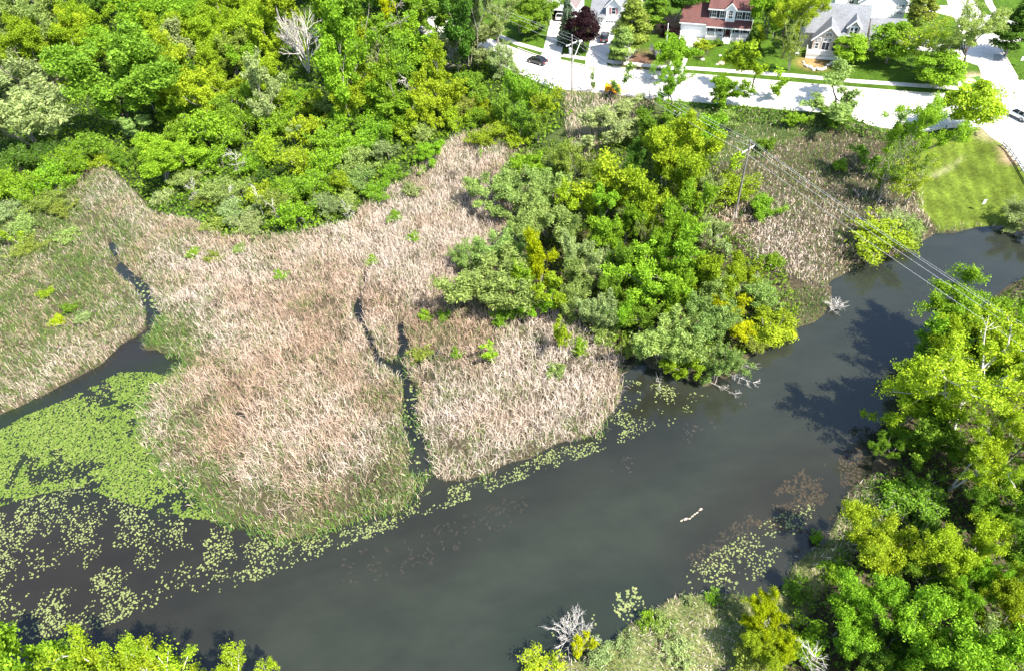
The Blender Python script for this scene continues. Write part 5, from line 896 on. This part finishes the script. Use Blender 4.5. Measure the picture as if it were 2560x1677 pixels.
car(2290, 112, rad(-20), DRK, 'dark vehicle parked behind the round green tree', True)

# ------------------------------------------------------------------ yellow wood chipper and road things
YEL = mat('yellow_paint', (.72, .33, .01), .45, .4, noise=.1, nscale=5); STEEL = mat('dark_steel', (.06, .06, .06), .6)
q = U(1533, 235, ZR); ch = thing('wood_chipper', (q[0], q[1], ZR+.02), rad(-20), 'yellow wood chipper trailer parked on the near road edge', 'wood chipper')
MB().box(-1.7, 1.5, -.75, -.6, .55, .72).box(-1.7, 1.5, .6, .75, .55, .72).box(-1.7, -1.55, -.6, .6, .55, .72).box(1.35, 1.5, -.6, .6, .55, .72).build('frame', YEL, ch)
MB().prism([(-.3, -.6, .74), (1.3, -.6, .74), (1.3, -.6, 1.45), (.9, -.6, 1.75), (-.3, -.6, 1.75)], (0, 1.2, 0)).build('engine_housing', YEL, ch)
MB().add([(-.45, -.4, .8), (-.45, .4, .8), (-.45, .4, 1.5), (-.45, -.4, 1.5), (-1.6, -.75, .75), (-1.6, .75, .75), (-1.6, .75, 1.9), (-1.6, -.75, 1.9)], [(0, 1, 5, 4), (1, 2, 6, 5), (2, 3, 7, 6), (3, 0, 4, 7), (0, 3, 2, 1)]).build('feed_hopper', YEL, ch)
MB().bar((-.1, 0, 1.7), (-.1, 0, 2.4), .17, .15, 8).bar((-.1, 0, 2.35), (-.9, 0, 2.75), .16, .13, 8).build('discharge_chute', YEL, ch)
MB().beam((1.5, 0, .62), (2.9, 0, .55), .14, .12).build('tow_bar', YEL, ch); MB().box(.4, 1.1, -.63, -.6, .95, 1.35).build('grille', STEEL, ch)
for s in (-1, 1): wv = MB().bar((-.35, s*.76, .46), (-.35, s*1.02, .46), .46, n=16).build('wheel', TYRE, ch); MB().bar((-.35, s*.98, .46), (-.35, s*1.04, .46), .2, n=10).build('rim', STEEL, wv)
q = U(1515, 224, ZR); cn = thing('traffic_cone', (q[0], q[1], ZR+.02), 0, 'small red traffic cone left of the yellow machine', 'traffic cone'); cm = mat('cone_red', (.65, .05, .04), .5); MB().box(-.25, .25, -.25, .25, 0, .05).build('base', cm, cn); MB().bar((0, 0, .05), (0, 0, .8), .18, .04, 10).build('cone', cm, cn)
q = U(1606, 248, ZR); tp_ = thing('spare_tyre', (q[0], q[1], ZR+.02), rad(-20), 'dark upright tyre-like object at the verge right of the yellow machine', 'tyre'); MB().bar((0, -.14, .42), (0, .14, .42), .42, n=16).build('tread', TYRE, tp_); MB().bar((0, -.15, .42), (0, .15, .42), .2, n=12).build('hub', STEEL, tp_)
# ------------------------------------------------------------------ power poles and lines
PW = mat('pole_wood', (.20, .18, .16), .9, .1, noise=.25, nscale=4); ARM = mat('crossarm_wood', (.60, .57, .52), .8, .2, noise=.1, nscale=4); INS = mat('insulator', (.7, .7, .72), .3); WIRE = mat('aluminium_wire', (.72, .72, .73), .4, .4, metal=.2)
ax = np.array([math.cos(rad(35.6)), math.sin(rad(35.6)), 0])
def pole(base, h, label, armz, low=True):
    o = thing('utility_pole', base, 0, label, 'utility pole')
    MB().bar((0, 0, -.5), (0, 0, h), .17, .11, 10).build('shaft', PW, o)
    if armz:
        a = Vector(ax*-1.39+np.array([0, 0, armz])); b = Vector(ax*1.39+np.array([0, 0, armz])); off = Vector((-ax[1], ax[0], 0))*.14
        MB().beam(a+off, b+off, .12, .14).build('crossarm', ARM, o)
        for s in (-.6, .6): MB().beam(Vector(ax*s+np.array([0, 0, armz-.05]))+off*1.5, Vector((0, 0, armz-.75))+off, .03, .04).build('brace', STEEL, o)
        for t in (-1.3, .35, 1.3): c = ax*t+np.array([0, 0, armz])+np.array(off); MB().bar(c+[0, 0, .07], c+[0, 0, .32], .05, .04, 8).build('insulator', INS, o)
        MB().bar((0, 0, h), (0, 0, h+.2), .05, .04, 8).build('insulator', INS, o)
    return o
p1 = U(1430, 232, 1.4); p2 = U(1836, 545, .3); p3 = p2+(p2-p1)*1.9; p0 = U(1095, -45, 12.2); p0[2] = .5
o1 = pole(p1, 11.2, 'tall grey power pole standing by the road', 9.6); o2 = pole(p2, 13.4, 'leaning-looking power pole with white crossarm in the meadow', 12.0)
MB().beam((.1, 0, 6.2), (1.9, 1.9, 9.1), .10, .10).build('light_bracket', ARM, o1); MB().box(1.6, 2.2, 1.7, 2.2, 9.05, 9.25).build('lamp_head', INS, o1)
MB().bar((-.38, -.1, 7.9), (-.38, -.1, 8.9), .24, n=12).build('transformer', GREYW, o1)
for s in (-1, 1): MB().bar((s*.35, -.25, -.3), (s*.06, 0, 1.6), .06, .05, 6).build('stub_brace', ARM, o2)
def wire(label, pts, r=.022):
    mb = MB(); P_ = []
    for A, B, sag in pts:
        A = np.array(A, float); B = np.array(B, float)
        for i in range(17): t = i/16; p = A+(B-A)*t; p[2] -= 4*sag*t*(1-t); P_.append(p)
    for a, b in zip(P_[:-1], P_[1:]): mb.bar(a, b, r, n=5)
    return tag(mb.build('power_line', WIRE), label, 'power line', 'power lines between the poles')
def top(base, z, t): off = np.array([-ax[1], ax[0], 0])*.14; return np.array(base)*np.array([1, 1, 0])+ax*t+(off if t else 0)+np.array([0, 0, z])
for t, dz1, dz2, lb in ((-1.3, 9.93, 12.33, 'nearest power line of the crossarm span'), (.35, 9.93, 12.33, 'middle power line of the crossarm span'), (1.3, 9.93, 12.33, 'farthest power line of the crossarm span'), (0, 11.4, 13.6, 'uppermost thin power line along the pole tops')):
    a0 = top(p0, 12.2, t); a1 = top(p1, 1.4+dz1, t); a2 = top(p2, .3+dz2, t); a3 = top(p3, .3+dz2, t)
    wire(lb, [(a0, a1, .5), (a1, a2, .8), (a2, a3, 1.6)], .0125 if t else .009)
q1 = p1+[0, 0, 7.2]; q2 = p2+[0, 0, 8.6]; q3 = np.array([p3[0], p3[1], 8.9]); wire('lowest dark cable slung below the crossarms', [(q1, q2, .9), (q2, q3, 1.7)], .011).data.materials[0] = STEEL
q = U(2392, 72, ZR); o4 = thing('utility_pole', (q[0], q[1], ZR), 0, 'dark thin power pole beside the far street', 'utility pole'); MB().bar((0, 0, -.3), (0, 0, 10.5), .15, .1, 8).build('shaft', PW, o4); MB().beam((-.9, -.5, 9.3), (.9, .5, 9.3), .1, .1).build('crossarm', ARM, o4); MB().beam((0, 0, 8.4), (2.2, 0, 8.9), .08, .08).build('lamp_arm', ARM, o4)
q = U(1664, 128, ZR); o5 = thing('light_pole', (q[0], q[1], ZR), 0, 'slim white pole beside the driveway of the red-roofed house', 'light pole'); MB().bar((0, 0, 0), (0, 0, 5.6), .09, .07, 8).build('shaft', TRIM, o5); MB().bar((0, 0, 5.6), (0, 0, 5.72), .11, .03, 8).build('cap', TRIM, o5); MB().box(-.14, .14, -.14, .14, 0, .06).build('base_plate', TRIM, o5)
# ------------------------------------------------------------------ fences, signs, stones
FW = mat('fence_wood', (.55, .53, .50), .8, .2, noise=.12, nscale=4); FD = mat('fence_dark', (.16, .15, .15), .8, .2, noise=.1, nscale=4)
def fence(pts, label, m, n_posts, h=.85, z=ZR):
    w_ = [U(a, b, z) for a, b in pts]; o = thing('guard_fence', w_[0], 0, label, 'fence'); V_ = [Vector(p-w_[0]) for p in w_]
    for a, b in zip(V_[:-1], V_[1:]):
        for zz in (.38, .74): MB().beam(a+Vector((0, 0, zz)), b+Vector((0, 0, zz)), .07, .2).build('rail', m, o)
        for i in range(n_posts): p = a+(b-a)*(i/(n_posts-1)); d = (b-a).normalized(); nn = Vector((-d.y, d.x, 0))*.1; MB().box(p.x+nn.x-.07, p.x+nn.x+.07, p.y+nn.y-.07, p.y+nn.y+.07, -.4, h).build('post', FD, o)
    return o
fence([(2292, 336), (2325, 332), (2350, 326)], 'longer pale rail fence behind the thin trees at the road bend', FW, 3)
fence([(2364, 326), (2398, 319)], 'short pale rail fence under the yellow-green street tree', FW, 3)
fence([(2503, 366), (2520, 382), (2536, 404), (2552, 428), (2575, 462)], 'curved dark post and rail fence at the right road edge', FW, 3, .9)
def sign(px, py, h, wd, ht, label, mark=True):
    q = U(px, py, 1.1); q[2] = zg(q[None, :2])[0]; o = thing('sign', q, rad(12), label, 'sign'); MB().bar((0, .03, -.3), (0, .03, h), .03, n=6).build('post', STEEL, o); pn = MB().box(-wd/2, wd/2, -.02, .01, h-ht, h).build('panel', TRIM, o)
    if mark:
        MB().box(-.10, .12, -.026, -.02, h-.22, h-.15).box(.05, .12, -.026, -.02, h-.40, h-.22).box(-.10, .05, -.026, -.02, h-.42, h-.36).build('printed_mark', STEEL, pn); MB().box(-.18, .18, -.026, -.02, h-.66, h-.61).build('printed_line', STEEL, pn)
sign(2457, 514, 2.0, .55, .78, 'white sign on a thin post on the mown lawn'); sign(2546, 172, 2.0, .8, .8, 'pale sign in the shade at the right edge', False)
ST = mat('fieldstone', objcol=True, rough=.9, noise=.2, nscale=5)
def stone_mesh(s):
    r = np.random.default_rng(s); mb = MB().ell((0, 0, .3), (1, .8, .62), 8, 5); mb.v = [(x*(1+.12*r.normal()), y*(1+.12*r.normal()), z*(1+.1*r.normal())) for x, y, z in mb.v]; me = bpy.data.meshes.new('stone'); me.from_pydata(mb.v, [], mb.f); me.materials.append(ST); return me
STM = [stone_mesh(i) for i in range(4)]
q0 = U(2035, 170, ZR); sw = thing('stone_wall', (q0[0], q0[1], ZR), 0, 'low curved wall of pale fieldstones below the deck', 'stone wall')
for i in range(42):
    t = i/41; px = 2008+88*t; py = 160+16*math.sin(math.pi*min(t*1.25, 1))+R.uniform(-3, 3); q = U(px, py, ZR)-q0; o = obj('stone', STM[i % 4], None, sw); s = R.uniform(.22, .42); o.location = (q[0], q[1], R.uniform(-.05, .15)); o.scale = (s, s, s); o.rotation_euler = (0, 0, R.uniform(0, 6)); g = R.uniform(.35, .65); o.color = (g, g*.92, g*.84, 1)
for i, (px, py, s, lb) in enumerate(((1803, 160, .75, 'tan boulder on the lawn of the red-roofed house'), (1793, 162, .35, 'small stone beside the tan boulder'), (1757, 150, .5, 'flat stone at the edge of the driveway garden'), (1800, 140, .35, 'left pale stone in the garden bed'), (1820, 138, .4, 'middle pale stone in the garden bed'), (1840, 142, .45, 'right pale stone in the garden bed'), (2425, 205, 1.3, 'brown mulch heap at the street corner'))):
    q = U(px, py, ZR); o = obj('boulder', STM[i % 4]); o.location = (q[0], q[1], ZR-.05); o.scale = (s, s, s*(.8 if i < 6 else .35)); o.color = (.55, .40, .28, 1) if i in (0, 6) else (.5, .46, .42, 1); tag(o, lb, 'stone' if i < 6 else 'mulch heap'); o.name = 'boulder' if i < 6 else 'mulch_heap'
q = hD.matrix_basis @ Vector((-1.6, 1.2, 0)); cw = thing('garden_chair', (q.x, q.y, ZR), rad(-22), 'white garden chair left of the deck', 'chair')
MB().box(-.35, .35, -.35, .35, .4, .46).build('seat', TRIM, cw); MB().box(-.35, .35, .3, .36, .46, 1.1).build('backrest', TRIM, cw)
for x in (-.3, .3):
    for y in (-.3, .3): MB().box(x-.03, x+.03, y-.03, y+.03, 0, .4).build('leg', TRIM, cw)
# fallen branches in the water at the tip of the clump
for i, (px, py, tx, ty, h, lb) in enumerate(((1800, 915, 1915, 905, 5.5, 'bleached fallen branch reaching out over the water'), (1810, 930, 1880, 960, 4.5, 'lower fallen branch trailing into the river'), (1775, 955, 1845, 985, 4.0, 'nearest fallen branch below the overhanging willow'), (1640, 930, 1660, 985, 3.0, 'broken branch hanging into the pads left of the willow'))):
    a = U(px, py, .4); b = U(tx, ty, .25); d = Vector(b-a).normalized(); o = thing('fallen_branch', a, 0, lb, 'branch', 'fallen branches at the clump tip'); o.rotation_mode = 'QUATERNION'; o.rotation_quaternion = d.to_track_quat('Z', 'Y'); k = h/6.0; o.scale = (k*.8, k*.8, k)
    t = obj('branches', MODELS['K'][i % 3][1], None, o); t.color = (*WOODC['white'], 1)
